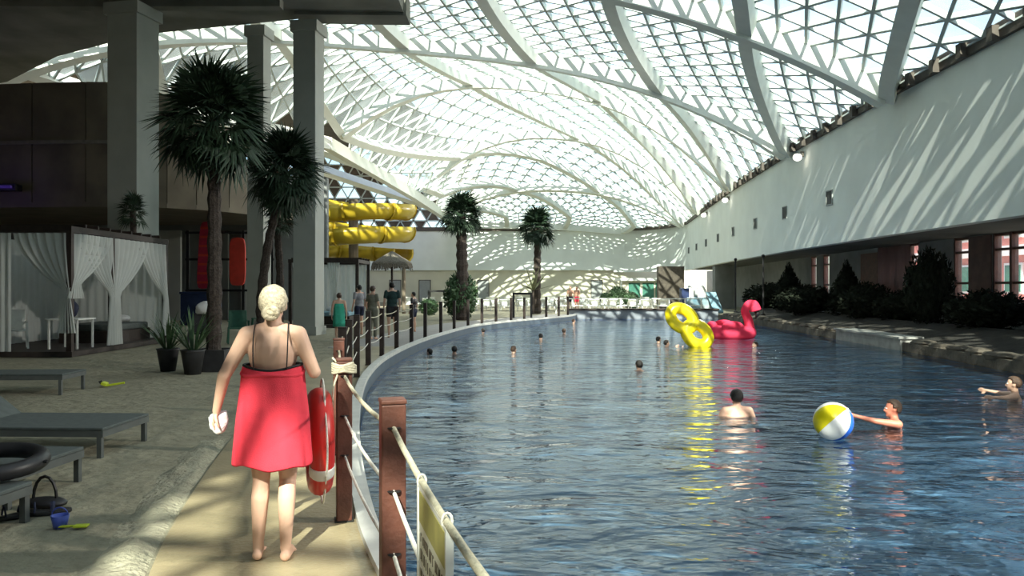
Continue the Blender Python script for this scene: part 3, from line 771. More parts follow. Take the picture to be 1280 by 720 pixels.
def pinnate_mesh(length, nb, seed, leaf=0.3, width=0.03, arch=0.35):
    rg = random.Random(seed); mb = MB()
    R = [Vector((length*t, 0, length*(arch*math.sin(PI*t*0.75)-0.25*t*t))) for t in [k/8 for k in range(9)]]
    mb.tube(R, [0.018*(1-0.7*k/8) for k in range(9)], 5)
    for k in range(nb):
        t = 0.15+0.85*k/nb; i = min(7, int(t*8)); p = R[i].lerp(R[i+1], t*8-i)
        l = leaf*math.sin(PI*(0.15+0.8*t))**0.7
        for s_ in (-1, 1):
            d = Vector((0.6, s_*0.8, rg.uniform(-0.35, 0.1))).normalized(); q = p+d*l
            w = Vector((width/2, 0, 0))
            m_ = p+d*l*0.5+Vector((0, 0, 0.01))
            mb.add([p, m_+w, q, m_-w], [(0,1,2),(0,2,3)])
    return mb.mesh('frond')
FR = [fan_frond_mesh(0.50, 0.78, 17, s_) for s_ in (1, 2, 3)]
FRS = [fan_frond_mesh(0.22, 0.50, 15, s_, 0.045) for s_ in (4, 5)]
for m_ in FR+FRS: m_.materials.append(M_frond)
def palm(name, base, path, r, fr, nf, label, scale=1.0, emin=-55, emax=80, seed=0, skirt=0, group=None):
    rg = random.Random(seed)
    e = tag(empty(name, base), label, 'palm tree', group)
    C_ = catmull(path, 8); n = len(C_)
    prof = []
    rad = []
    for i, p in enumerate(C_):
        prof.append(p); rad.append(r*(1.25-0.45*i/n)*(1+0.10*((i % 2)*2-1)))
    MB().tube(prof, rad, 10).build('trunk', M_trunk, e, smooth=False)
    top = C_[-1]
    for k in range(nf):
        m_ = fr[k % len(fr)]
        o = bpy.data.objects.new('frond', m_); COL.objects.link(o); o.parent = e
        az = k*2.399963+rg.uniform(-0.2, 0.2); t = (k+0.5)/nf
        el = math.radians(emin+(emax-emin)*t**0.8)
        o.location = top+Vector((0, 0, -0.25+0.35*t))
        o.rotation_euler = (rg.uniform(-0.5, 0.5), -el, az)
        s_ = scale*rg.uniform(0.82, 1.12); o.scale = (s_, s_, s_)
    return e
def prel(base, pts_): return [Vector(p)-base for p in pts_]
b1 = G(266, 461)
palm('palm_tree', b1, prel(b1, [A(266, 463, b1.y), A(268, 380, b1.y), A(268, 260, b1.y), A(267, 190, b1.y), A(266, 150, b1.y)]), 0.125, FR, 90, 'tall dark fan palm with big bushy crown beside the cabana', 1.02, seed=1, emin=-68)
b2 = G(330, 430)
palm('palm_tree', b2, prel(b2, [b2, A(326, 380, b2.y), A(336, 300, b2.y), A(350, 250, b2.y), A(356, 215, b2.y)]), 0.12, FR, 84, 'shorter dark fan palm in front of the slim columns', 1.08, seed=2, emin=-70)
b2b = G(349, 423)
palm('palm_tree', b2b, prel(b2b, [b2b, A(350, 340, b2b.y), A(347, 290, b2b.y), A(349, 272, b2b.y)]), 0.11, FRS, 26, 'low dark fan palm half hidden behind the shorter palm', 0.9, seed=9)
b3 = G(578, 399)
palm('palm_tree', b3, prel(b3, [b3, A(578, 350, b3.y), A(577, 300, b3.y), A(577, 268, b3.y)]), 0.27, FR, 70, 'thick trunked palm with lopsided crown rising from a round bush', 1.05, seed=3, emin=-55)
# side head of that palm
b4 = G(671, 391)
palm('palm_tree', b4, prel(b4, [b4, A(671, 350, b4.y), A(672, 310, b4.y), A(671, 284, b4.y)]), 0.22, FR, 70, 'slender far palm with round crown beside the spiky plant', 1.2, seed=4, emin=-55)
b5 = G(169, 424.7, 0)
palm('palm_tree', b5, prel(b5, [b5, A(169, 380, b5.y), A(167, 300, b5.y), A(166, 262, b5.y)]), 0.10, FRS, 26, 'small dark palm standing behind the cabana roof', 0.85, seed=5, emin=-40)

# round bush at far palm, spiky plant, background greenery
def leaf_clump_mesh(name, rx_, ry_, rz_, n, leaf, seed, m_):
    rg = random.Random(seed); mb = MB()
    mb.ell((0, 0, rz_*0.95), (rx_*0.78, ry_*0.78, rz_*0.80), 14, 9)
    for k in range(n):
        u = rg.uniform(-0.95, 1); a = rg.uniform(0, 2*PI); s_ = math.sqrt(1-u*u)
        d = Vector((s_*math.cos(a), s_*math.sin(a), u)); j = rg.uniform(0.72, 1.05)
        p = Vector((rx_*d.x*j, ry_*d.y*j, rz_*(0.98+d.z*j)))
        t = Vector((rg.uniform(-1,1), rg.uniform(-1,1), rg.uniform(-0.3,1))).normalized(); sd = t.cross(d)
        if sd.length < 0.1: continue
        sd.normalize(); L_ = leaf*rg.uniform(0.6, 1.3)
        mb.add([p-t*L_*0.5, p+sd*L_*0.22, p+t*L_*0.5+d*0.05, p-sd*L_*0.22], [(0,1,2,3)])
    me = mb.mesh(name)
    zmin = min(v.co.z for v in me.vertices)
    for v in me.vertices: v.co.z -= max(zmin, 0)
    me.materials.append(m_); return me
def shrub(loc, sc, me, label, group=None, rz=0.0, trunk=True, mm=None):
    e = tag(empty('shrub', loc, rz), label, 'shrub', group)
    o = bpy.data.objects.new('foliage', me); COL.objects.link(o); o.parent = e; o.scale = sc
    MB().tube([(0,0,-0.02), (0.02,0,0.25)], [0.05, 0.04], 6).build('stem', M_trunk, e)
    return e
SH_A = leaf_clump_mesh('foliage_round', 1, 1, 0.8, 1500, 0.22, 11, M_shrub)
SH_B = leaf_clump_mesh('foliage_cone', 0.75, 0.75, 1.25, 1500, 0.22, 12, M_shrub)
for v in SH_B.vertices:
    f_ = max(0.25, 1.15-0.42*v.co.z); v.co.x *= f_; v.co.y *= f_
SH_G = leaf_clump_mesh('foliage_green', 1, 1, 1.0, 1400, 0.28, 13, M_frond_b)
q = G(577, 398); shrub((q.x, q.y-0.6, -0.01), (0.82, 0.82, 1.2), SH_G, 'round green bush around the thick palm trunk')
for px, sc in ((536, 0.55),):
    q = G(px, 393); shrub((q.x, q.y, -0.01), (sc, sc, sc*0.9), SH_G, 'small grey green bush beside the bushy palm')
sp = tag(empty('spiky_plant', (b4.x-0.25, b4.y-0.75, -0.01)), 'spiky pale leaved plant at the foot of the slender palm', 'plant')
MB().tube([(0,0,0), (0,0,1.5)], [0.08, 0.06], 6).build('stem', M_trunk, sp)
for k in range(9):
    a = k*2*PI/9; el = 0.25+0.5*(k % 3)
    d = Vector((math.cos(a)*math.cos(el), math.sin(a)*math.cos(el), math.sin(el))); sd = Vector((-math.sin(a), math.cos(a), 0))*0.11
    p = Vector((0, 0, 1.48)); MB().add([p-sd, p+sd, p+d*0.6+sd*1.1, p+d*1.6, p+d*0.6-sd*1.1, p+d*0.6+Vector((0,0,-0.04))], [(0,1,5),(1,2,5),(2,3,5),(3,4,5),(4,0,5)]).build('leaf', mat('agave', (0.16, 0.17, 0.09), 0.6, 0.2, 6), sp)

# ------------------------------------------------------------------ right side planting
bed = struct(empty('planter', (13, 20, 0)), 'dark planting bed with stone border along the pool', 'planter')
re_ = list(reversed(right_edge))
mb = MB(); P = []
dense = []
for a, b in zip(re_, re_[1:]):
    for k in range(8): dense.append(a.lerp(b, k/8))
dense.append(re_[-1])
outer = [Vector((rx(p.y)+0.05, p.y, 0)) for p in dense]
n = len(dense)
V_ = [(p.x+0.5-13, p.y-20, 0.02) for p in dense]+[((p.x*0.5+q.x*0.5)-13, p.y-20, 0.45) for p, q in zip(dense, outer)]+[(q.x-13, q.y-20, 0.30) for q in outer]
F = []
for i in range(n-1):
    F += [(i, i+1, n+i+1, n+i), (n+i, n+i+1, 2*n+i+1, 2*n+i)]
mb.add(V_, F).build('soil', M_soil, bed, smooth=True, fixn=True)
kerb = MB()
for i in range(n-1):
    a, b = dense[i], dense[i+1]
    kerb.prism([(a.x-13, a.y-20), (a.x+0.55-13, a.y-20), (b.x+0.55-13, b.y-20), (b.x-13, b.y-20)], -0.6, 0.0)
kerb.build('kerb', M_stone, bed, fixn=True)
rg = random.Random(21); y = 9.5
def edge_x(yy):
    for a, b in zip(re_, re_[1:]):
        if a.y <= yy <= b.y: return a.x+(b.x-a.x)*(yy-a.y)/(b.y-a.y)
    return 12
stone_me = []
for s_ in range(4):
    mb = MB(); mb.ell((0, 0, 0), (0.5, 0.5, 0.5), 10, 7)
    me = mb.mesh('stone')
    for v in me.vertices:
        c = v.co; k = max(abs(c.x), abs(c.y), abs(c.z)); f_ = 1/(0.55+0.9*k); v.co = c*f_*(1+0.22*mnoise.noise(c*3+Vector((s_*7, 0, 0))))
    me.materials.append(M_stone); stone_me.append(me)
while y < 45:
    l = rg.uniform(0.8, 1.35)
    if not (22.6 < y+l/2 < 27.6):
        o = bpy.data.objects.new('stone', rg.choice(stone_me)); COL.objects.link(o); o.parent = bed
        o.location = (edge_x(y)+0.28-13, y+l/2-20, 0.02); o.scale = (0.52*0.95, l*0.93, rg.uniform(0.22, 0.36)); o.rotation_euler.z = rg.uniform(-0.1, 0.1)
    y += l
lg = tag(empty('stone_bench', (11.75, 25.1, 0)), 'pale low ledge box set in the stone pool border', 'ledge')
MB().prism([(-0.33, -2.5), (0.3, -2.5), (0.52, 2.5), (-0.11, 2.5)], -0.42, 0.10).build('box', M_ledge, lg, fixn=True)
MB().prism([(-0.40, -2.56), (0.34, -2.56), (0.58, 2.56), (-0.18, 2.56)], 0.10, 0.16).build('slab_top', M_ledge, lg, fixn=True)
for x, yv, sx, sz, me, lab in ((13.9, 25.6, 0.74, 1.62, SH_A, 'tall dark dome shaped shrub between the window slit and the curtained window'),
        (14.2, 23.0, 1.1, 0.78, SH_A, 'broad dark shrub under the wide window'), (14.8, 20.7, 0.8, 0.75, SH_A, 'rounded dark shrub under the middle of the wide window'),
        (14.4, 28.4, 0.95, 0.75, SH_A, 'dark shrub below the curtained window'), (14.2, 30.8, 1.0, 0.95, SH_A, 'bushy dark shrub in front of the brown door leaf'),
        (14.6, 33.5, 1.4, 1.0, SH_B, 'dark cone shrub beyond the curtained window'), (14.2, 37.0, 1.3, 0.9, SH_A, 'low dark shrub before the narrow windows'),
        (14.6, 40.5, 1.5, 1.05, SH_B, 'wide dark cone shrub close behind the pink flamingo'), (14.4, 18.4, 1.2, 0.8, SH_A, 'dark shrub on the planting bed past the wide window'),
        (15.3, 45.5, 1.5, 1.0, SH_A, 'dark shrub at the far end of the planting bed')):
    shrub((x, yv, 0.30), (sx, sx, sz), me, lab)
# thin dark poles near the far shrubs
for yv, lab in ((44.5, 'thin dark pole standing past the flamingo'), (39.6, 'thin dark pole among the cone shrubs')):
    e = tag(empty('lamp_pole', (12.95, yv, 0.2)), lab, 'pole')
    MB().tube([(0,0,0), (0,0,3.0)], 0.05, 8).build('pole', M_black, e); MB().lathe([(0.1,0),(0.12,0.04),(0.05,0.1)], (0,0,0)).build('base', M_black, e); MB().ell((0,0,3.05), 0.09).build('lamp_head', M_black, e)

# ------------------------------------------------------------------ yellow water slide
sl = tag(empty('water_slide', (-9.7, 47.0, 0)), 'yellow spiral water slide with two stacked loops', 'water slide')
cs = []
turns = 2.35
for k in range(0, 72):
    t = k/71; a = math.radians(150)-t*turns*2*PI
    cs.append(Vector((3.15*math.cos(a), 3.0*math.sin(a), 7.0-3.2*t)))
nseg = 18; per = 71/nseg
def chute(P, r):
    mb = MB(); n = 11; V_ = []
    for i, p in enumerate(P):
        t = (P[min(i+1, len(P)-1)]-P[max(i-1, 0)]).normalized(); sd = t.cross(Vector((0,0,1))).normalized(); u = sd.cross(t)
        for rr in (r, r-0.06):
            for k in range(n):
                a = PI+math.radians(-22)+(PI+math.radians(44))*k/(n-1)
                V_.append(p+sd*(math.cos(a)*rr)+u*(math.sin(a)*rr))
    F = []; m_ = 2*n
    for i in range(len(P)-1):
        b0 = i*m_; b1_ = b0+m_
        for k in range(n-1):
            F.append((b0+k, b0+k+1, b1_+k+1, b1_+k)); F.append((b0+n+k, b1_+n+k, b1_+n+k+1, b0+n+k+1))
        F.append((b0, b1_, b1_+n, b0+n)); F.append((b0+n-1, b0+2*n-1, b1_+2*n-1, b1_+n-1))
    for b0 in (0, (len(P)-1)*m_):
        for k in range(n-1): F.append((b0+k, b0+n+k, b0+n+k+1, b0+k+1))
    return mb.add(V_, F)
for s_ in range(nseg):
    i_0 = int(round(s_*per)); i_1 = int(round((s_+1)*per))
    chute(cs[i_0:i_1+1], 0.66).build('chute_segment', M_slide, sl, smooth=True, fixn=True)
    chute([cs[i_1-1].lerp(cs[i_1], 0.9), cs[i_1].lerp(cs[min(i_1+1, 71)], 0.1)], 0.72).build('flange', M_slide_dark, sl, fixn=True)
for a in (0.3, 1.7, 3.4, 5.0):
    MB().tube([(3.1*math.cos(a), 2.95*math.sin(a), -0.01), (3.1*math.cos(a), 2.95*math.sin(a), 3.0)], 0.12, 8).build('support', M_drum, sl)
MB().tube([(0, 0, -0.01), (0, 0, 7.0)], 0.3, 10).build('centre_post', M_drum, sl)

# thatched parasol
tp = tag(empty('thatched_parasol', (-6.25, 40.0, -0.01)), 'thatched beach parasol on a dark pole under the yellow slide', 'parasol')
MB().tube([(0,0,0), (0,0,3.35)], 0.06, 8).build('pole', M_dark_wood, tp)
MB().lathe([(1.05, 2.85), (0.95, 2.98), (0.1, 3.5), (0.02, 3.52)], (0,0,0), 20).build('thatch_roof', M_thatch, tp)
mb = MB(); rg = random.Random(8)
for k in range(70):
    a = 2*PI*k/70; l = rg.uniform(0.18, 0.4)
    mb.beam((1.0*math.cos(a), 1.0*math.sin(a), 2.92), (1.07*math.cos(a), 1.07*math.sin(a), 2.9-l), 0.07, 0.02, (math.cos(a), math.sin(a), 0))
mb.build('fringe', M_thatch, tp)

# ------------------------------------------------------------------ cabanas with curtains
def curtain(parent, a, b, ztop, tie, ztie, zbot, m_=None, pleats=7, amp=0.05, full=False, gather=0.12):
    a = Vector(a); b = Vector(b); tie = Vector(tie); mb = MB(); NU = pleats*6; NV = 18; P = []
    d = (b-a); d.z = 0; dn = d.normalized(); nrm = Vector((-dn.y, dn.x, 0))
    for j in range(NV+1):
        v = j/NV; z = ztop+(zbot-ztop)*v
        for i in range(NU+1):
            u = i/NU
            if full: c = a+d*u; am = amp
            else:
                if z > ztie:
                    s_ = ((ztop-z)/(ztop-ztie))**1.7
                    c = (a+d*u).lerp(tie+dn*(u-0.5)*gather, s_); am = amp*(1-0.4*s_)
                else:
                    s_ = (ztie-z)/max(0.01, ztie-zbot); c = tie+dn*(u-0.5)*(gather+0.30*s_); am = amp*0.8
            p = c+nrm*(am*math.sin(u*pleats*2*PI)); P.append((p.x, p.y, z))
    F = [(j*(NU+1)+i, j*(NU+1)+i+1, (j+1)*(NU+1)+i+1, (j+1)*(NU+1)+i) for j in range(NV) for i in range(NU)]
    o = mb.add(P, F).build('curtain', m_ or M_curtain, parent, smooth=True)
    return o
def cabana(loc, x0, x1, ys, H, label, extra):
    e = tag(empty('cabana', loc), label, 'cabana')
    for y in ys:
        for x in (x0, x1):
            if y not in (ys[0], ys[-1]) and x == x0: continue
            MB().bbox(x-0.06, x+0.06, y-0.06, y+0.06, 0, H).build('post', M_dark_wood, e)
    for x in (x0, x1): MB().bbox(x-0.07, x+0.07, ys[0]-0.07, ys[-1]+0.07, H, H+0.14).build('top_beam', M_dark_wood, e)
    for y in (ys[0], ys[-1]): MB().bbox(x0+0.07, x1-0.07, y-0.07, y+0.07, H, H+0.14).build('top_beam', M_dark_wood, e)
    k = ys[0]+0.5
    while k < ys[-1]-0.2:
        MB().bbox(x0-0.1, x1+0.1, k-0.03, k+0.03, H+0.14, H+0.22).build('rafter', M_dark_wood, e); k += 0.55
    MB().bbox(x0-0.1, x1+0.1, ys[0]-0.1, ys[-1]+0.1, -0.0, 0.12).build('platform', M_wood_floor, e)
    extra(e, x0, x1, ys, H)
    return e
def ex1(e, x0, x1, ys, H):
    y0, ym, y1 = ys
    # near short side: a full sheet and one tied back at the corner
    curtain(e, (x0, y0-0.04, 0), (x0+1.55, y0-0.04, 0), H-0.02, None or (x0, y0, 0), 1, 0.02, full=True, pleats=9, amp=0.04)
    curtain(e, (x0+1.6, y0-0.04, 0), (x1-0.05, y0-0.04, 0), H-0.02, (x1-0.05, y0-0.06, 0), 1.55, 0.55, pleats=6, gather=0.14)
    # long side towards the beach
    curtain(e, (x1+0.04, y0+0.1, 0), (x1+0.04, ym-0.1, 0), H-0.02, (x1+0.05, y0+0.15, 0), 1.7, 1.35, pleats=6, gather=0.35)
    curtain(e, (x1+0.02, y0+0.3, 0), (x1+0.02, ym, 0), H-0.02, (x1+0.06, ym-0.04, 0), 1.45, 0.14, pleats=6, gather=0.22)
    curtain(e, (x1+0.04, ym+0.05, 0), (x1+0.04, ym+1.9, 0), H-0.02, (x1+0.08, ym+0.1, 0), 1.45, 0.14, pleats=7, gather=0.25)
    curtain(e, (x1+0.04, y1-1.7, 0), (x1+0.04, y1-0.08, 0), H-0.02, (x1+0.07, y1-0.1, 0), 1.35, 0.2, pleats=6, gather=0.2)
    # far back side
    curtain(e, (x0, y1, 0), (x1, y1, 0), H-0.02, (x0, y1, 0), 1, 0.13, full=True, pleats=12, amp=0.04)
    curtain(e, (x0, y0+0.3, 0), (x0, y1-0.2, 0), H-0.02, (x0, y1, 0), 1, 0.13, full=True, pleats=16, amp=0.04)
CAB = cabana((-11.6, 17.9, 0), -1.6, 1.3, (0.0, 1.85, 4.9), 2.9, 'black framed cabana with white tied back curtains on the sand', ex1)
def ex2(e, x0, x1, ys, H):
    y0, y1 = ys
    curtain(e, (x0+0.1, y0-0.03, 0), (x0+1.3, y0-0.03, 0), H, (x0+0.9, y0-0.03, 0), 1.1, 0.14, pleats=6, gather=0.3)
    curtain(e, (x0+0.1, y1, 0), (x1-0.1, y1, 0), H, (x0, y1, 0), 1, 0.14, full=True, pleats=10)
    curtain(e, (x0+1.5, y0-0.03, 0), (x1-0.7, y0-0.03, 0), H, (x1-0.9, y0-0.03, 0), 1.4, 0.5, pleats=5, gather=0.15)
cabana((-7.6, 31.0, 0), -1.35, 1.35, (0.0, 2.4), 2.62, 'small black framed cabana with pale drapes near the slide', ex2)

# furniture inside the cabanas
def table(loc, label, w=0.75, d=0.6, h=0.74, m_=M_lounger_white):
    e = tag(empty('side_table', loc), label, 'table')
    MB().bbox(-w/2, w/2, -d/2, d/2, h-0.04, h).build('table_top', m_, e, bevel=0.005)
    for sx in (-1, 1):
        for sy in (-1, 1): MB().bbox(sx*(w/2-0.06)-0.02, sx*(w/2-0.06)+0.02, sy*(d/2-0.06)-0.02, sy*(d/2-0.06)+0.02, 0, h-0.04).build('leg', m_, e)
    return e
table((-10.85, 18.9, 0.12), 'white table standing inside the curtained cabana', 0.8, 0.8)
def armchair(loc, rz, m_, label):
    e = tag(empty('plastic_chair', loc, rz), label, 'chair')
    MB().bbox(-0.25, 0.25, -0.24, 0.24, 0.42, 0.46).build('seat', m_, e, bevel=0.01)
    MB().box((0, 0.27, 0.70), (0.50, 0.035, 0.5), rx=-0.18).build('backrest', m_, e, bevel=0.01)
    for sx in (-1, 1):
        MB().bbox(sx*0.27-0.025, sx*0.27+0.025, -0.24, 0.26, 0.63, 0.66).build('armrest', m_, e)
        for sy in (-0.22, 0.22):
            MB().beam((sx*0.26, sy, 0.63 if sy < 0 else 0.46), (sx*0.29, sy*1.15, 0), 0.045, 0.045, (0,1,0)).build('leg', m_, e)
    return e
armchair((-12.2, 18.8, 0.12), 0.6, M_lounger_white, 'white plastic armchair inside the curtained cabana')
q = G(298, 428); armchair((q.x, q.y, 0), 0.4, M_green_chair, 'dark green plastic armchair behind the tall fan palm')
q = G(318, 425); armchair((q.x, q.y+0.9, 0), -0.5, M_green_chair, 'second dark green plastic armchair closer to the leaning palm')
def daybed(loc, w, d, m_, label):
    e = tag(empty('daybed', loc), label, 'daybed')
    MB().bbox(-w/2, w/2, -d/2, d/2, 0, 0.32).build('bed_base', M_dark_wood, e)
    MB().bbox(-w/2+0.03, w/2-0.03, -d/2+0.03, d/2-0.03, 0.32, 0.5).build('mattress', m_, e, bevel=0.05)
    MB().ell((0, d/2-0.3, 0.6), (0.32, 0.18, 0.12)).build('pillow', M_white_cloth, e, smooth=True)
    return e
daybed((-11.4, 21.6, 0.12), 1.5, 2.0, M_lounger, 'grey daybed inside the curtained cabana')
daybed((-7.6, 32.2, 0.12), 1.9, 1.6, M_bluegrey, 'blue grey daybed in the small cabana')
def bag(loc, r, m_, label, name='beach_bag'):
    e = tag(empty(name, loc), label, 'bag')
    mb = MB(); mb.ell((0, 0, r[2]), r, 14, 10); me = mb.mesh('bag_body')
    for v in me.vertices:
        v.co *= 1+0.12*mnoise.noise(v.co*6); v.co.z = max(0, v.co.z)
    link('bag_body', me, m_, e, True)
    MB().tube([(r[0]*0.5*math.cos(PI*k/8), 0, r[2]*1.75+0.16*math.sin(PI*k/8)) for k in range(9)], 0.012, 6).build('handle', M_black, e)
    return e
bag((-10.85, 18.9, 0.86), (0.17, 0.13, 0.22), M_trunks, 'dark bag on the white table in the cabana')

# ------------------------------------------------------------------ sun loungers
def lounger(loc, rz, label, L_=1.95, W_=0.72, h=0.30, back=0.62, ang=28, cushion=M_lounger, frame=M_lounger_frame, group=None):
    e = tag(empty('sun_lounger', loc, rz), label, 'sun lounger', group)
    # foot end at +x, head end at -x
    xb = L_/2-(L_-back)
    fr_ = MB(); 
    for sy in (-1, 1): fr_.bbox(-L_/2, L_/2, sy*(W_/2-0.02)-0.02, sy*(W_/2-0.02)+0.02, h-0.07, h-0.01)
    for x in (-L_/2+0.02, L_/2-0.02): fr_.bbox(x-0.02, x+0.02, -W_/2+0.04, W_/2-0.04, h-0.07, h-0.01)
    fr_.build('frame', frame, e)
    for x in (-L_/2+0.22, L_/2-0.04):
        for sy in (-1, 1): MB().bbox(x-0.022, x+0.022, sy*(W_/2-0.025)-0.022, sy*(W_/2-0.025)+0.022, 0, h-0.07).build('leg', frame, e)
    MB().bbox(xb, L_/2, -W_/2, W_/2, h-0.01, h+0.02).build('seat', cushion, e, bevel=0.008)
    a = math.radians(ang)
    MB().box((xb-math.cos(a)*back/2, 0, h+0.005+math.sin(a)*back/2), (back, W_, 0.03), ry=a).build('backrest', cushion, e, bevel=0.008)
    if ang > 5: MB().beam((xb-math.cos(a)*back*0.6, 0, h+math.sin(a)*back*0.6), (xb-back*0.75, 0, h-0.05), 0.4, 0.02).build('prop', frame, e)
    return e
def place(loc, dx): return loc
lounger((-7.75, 11.85, -0.012), math.radians(3), 'empty dark grey lounger in front of the cabana curtain', ang=2)
lounger((-4.85, 7.72, -0.012), math.radians(-2), 'dark grey lounger with its backrest raised in the middle of the sand', ang=38, L_=2.0, W_=0.86, h=0.27)
lounger((-4.55, 6.05, -0.012), math.radians(-4), 'dark grey lounger beside the black swim ring', L_=1.9, W_=0.86, h=0.27, ang=24)
lounger((-4.05, 4.98, -0.012), math.radians(-6), 'dark grey lounger beside the sandals and blue toy', L_=1.4, W_=0.8, h=0.26, ang=12)
# black ring on the loungers
rg_ = tag(empty('swim_ring', (-3.72, 5.42, 0.335)), 'black inflatable ring resting across two dark loungers', 'swim ring')
MB().tube([(0.36*math.cos(2*PI*k/40), 0.30*math.sin(2*PI*k/40), 0.03+0.03*math.sin(2*PI*k/40)) for k in range(40)], 0.058, 12, closed=True).build('tube', M_black_rubber, rg_, smooth=True)
MB().tube([(0.36+0.058+0.012*k, 0, 0.04) for k in range(3)], 0.012, 8).build('valve', M_black_rubber, rg_)
# sandals, toys
def sandal(loc, rz, label):
    e = tag(empty('sandal', loc, rz), label, 'sandal', 'dark sandals on the sand')
    P = []
    for k in range(20):
        a = 2*PI*k/20; P.append((0.14*math.cos(a), 0.048*math.sin(a)*(1+0.25*math.cos(a))))
    MB().prism(P, 0, 0.028).build('sole', M_black_rubber, e, bevel=0.006)
    MB().tube([(0.02, -0.05+0.1*k/8, 0.028+0.055*math.sin(PI*k/8)) for k in range(9)], 0.016, 6, flat=0.5).build('strap', M_trunks, e)
    MB().tube([(-0.09, -0.04+0.08*k/8, 0.03+0.06*math.sin(PI*k/8)) for k in range(9)], 0.012, 6, flat=0.5).build('heel_strap', M_trunks, e)
q = G(62, 640); sandal((q.x, q.y, -0.008), 0.5, 'dark strapped sandal lying on the sand by the blue toy')
sandal((q.x-0.17, q.y-0.08, -0.008), 0.9, 'dark strapped sandal lying on the sand by the blue toy')
bag((q.x-0.13, q.y+0.16, -0.01), (0.17, 0.09, 0.04), M_black_rubber, 'crumpled dark cloth bag behind the sandals')
q = G(75, 657); tb = tag(empty('toy_bucket', (q.x, q.y, -0.008)), 'small blue toy bucket by the sandals', 'toy')
MB().lathe([(0.04, 0), (0.058, 0.085), (0.05, 0.085), (0.035, 0.01)], (0,0,0), 16).build('pail', M_blue_ball, tb, smooth=True)
MB().tube([(0.055*math.cos(PI*k/10), 0.0, 0.085+0.05*math.sin(PI*k/10)) for k in range(11)], 0.004, 6).build('handle', M_blue_ball, tb)
tsd = tag(empty('toy_spade', (q.x+0.10, q.y-0.02, -0.006), 0.15), 'lime toy spade beside the blue bucket', 'toy')
MB().box((0.05, 0, 0.014), (0.09, 0.06, 0.014)).build('blade', M_lime, tsd, bevel=0.006); MB().tube([(-0.09, 0, 0.014), (0.01, 0, 0.014)], 0.009, 8).build('handle', M_lime, tsd)
q = G(135, 482); ty = tag(empty('toy_rake', (q.x, q.y, -0.006), 0.2), 'yellow toy rake lying on sand near the cabana', 'toy')
MB().tube([(-0.02, 0, 0.02), (0.25, 0, 0.06)], 0.018, 8).build('handle', M_lime, ty); MB().box((-0.05, 0, 0.05), (0.08, 0.16, 0.05), ry=0.4).build('rake_head', M_lime, ty, bevel=0.01)
for k in range(4): MB().beam((-0.09, -0.06+0.04*k, 0.05), (-0.12, -0.06+0.04*k, 0.10), 0.012, 0.012).build('tine', M_black, ty)

# potted plants beside the tall palm
def potted(loc, label, s_=1.0, seed=0):
    rg = random.Random(seed)
    e = tag(empty('potted_plant', loc), label, 'potted plant')
    MB().lathe([(0.13*s_, 0), (0.19*s_, 0.38*s_), (0.21*s_, 0.42*s_), (0.18*s_, 0.42*s_), (0.16*s_, 0.36*s_)], (0,0,0), 16).build('pot', M_pot, e, smooth=True)
    for k in range(36):
        a = rg.uniform(0, 2*PI); el = rg.uniform(0.6, 1.45); l = rg.uniform(0.5, 0.85)*s_
        d = Vector((math.cos(a)*math.cos(el), math.sin(a)*math.cos(el), math.sin(el))); sd = Vector((-math.sin(a), math.cos(a), 0))*0.02*s_
        p = Vector((0.06*math.cos(a), 0.06*math.sin(a), 0.38*s_)); m_ = p+d*l*0.6; t = p+d*l+Vector((math.cos(a), math.sin(a), -0.3))*0.12*l
        MB().add([p-sd*0.6, p+sd*0.6, m_+sd, t, m_-sd], [(0,1,2,4),(4,2,3)]).build('leaf', M_frond_b, e)
q = G(210, 462); potted((q.x, q.y, -0.012), 'potted grassy plant standing by the cabana side of the palm', 1.05, 1)
q = G(241, 466); potted((q.x, q.y, -0.012), 'potted grassy plant pressed against the tall palm trunk', 1.1, 2)
bx_ = tag(empty('dark_planter', (b1.x+0.02, b1.y-0.02, -0.012)), 'dark square planter box around the tall palm trunk', 'planter')
for sx, sy, w_, d_ in ((0, -0.3, 0.66, 0.05), (0, 0.3, 0.66, 0.05), (-0.305, 0, 0.05, 0.55), (0.305, 0, 0.05, 0.55)):
    MB().bbox(sx-w_/2, sx+w_/2, sy-d_/2, sy+d_/2, 0, 0.42).build('side_panel', M_pot, bx_)

# things by the rear wall
def board(px, y0, y1, w_px, Y, m_, label, rungs=0, lean=0.0):
    top = A(px, y0, Y); bot = A(px, y1, Y); h = top.z-bot.z; w = w_px/FPX*Y
    e = tag(empty('upright_board', (bot.x, Y, bot.z)), label, 'board')
    P = []
    for k in range(24):
        a = 2*PI*k/24; c, s_ = math.cos(a), math.sin(a)
        P.append((w/2*(abs(c)**0.4)*(1 if c > 0 else -1), h/2+h/2*(abs(s_)**0.45)*(1 if s_ > 0 else -1)))
    n = len(P); V_ = [(p[0]+lean*p[1], -0.06, p[1]) for p in P]+[(p[0]+lean*p[1], 0.06, p[1]) for p in P]
    F = [tuple(range(n)), tuple(range(2*n-1, n-1, -1))]+[(i, n+i, n+(i+1) % n, (i+1) % n) for i in range(n)]
    MB().add(V_, F).build('deck', m_, e, bevel=0.02, fixn=True)
    for k in range(rungs):
        z = h*(k+0.7)/(rungs+0.4); MB().bbox(-w*0.42+lean*z, w*0.42+lean*z, -0.10, -0.055, z-0.05, z+0.05).build('rung', M_redboard, e)
    MB().bbox(-0.05, 0.05, 0.06, 0.3, h*0.7, h*0.75).build('hook', M_black, e)
    return e
rack = tag(empty('board_rack', (-13.2, 34.6, -0.01)), 'dark steel rack of posts and rails behind the palms', 'rack')
for x in (-1.4, -0.1, 1.1, 2.4): MB().bbox(x-0.06, x+0.06, -0.06, 0.06, 0, 4.2).build('post', M_black, rack)
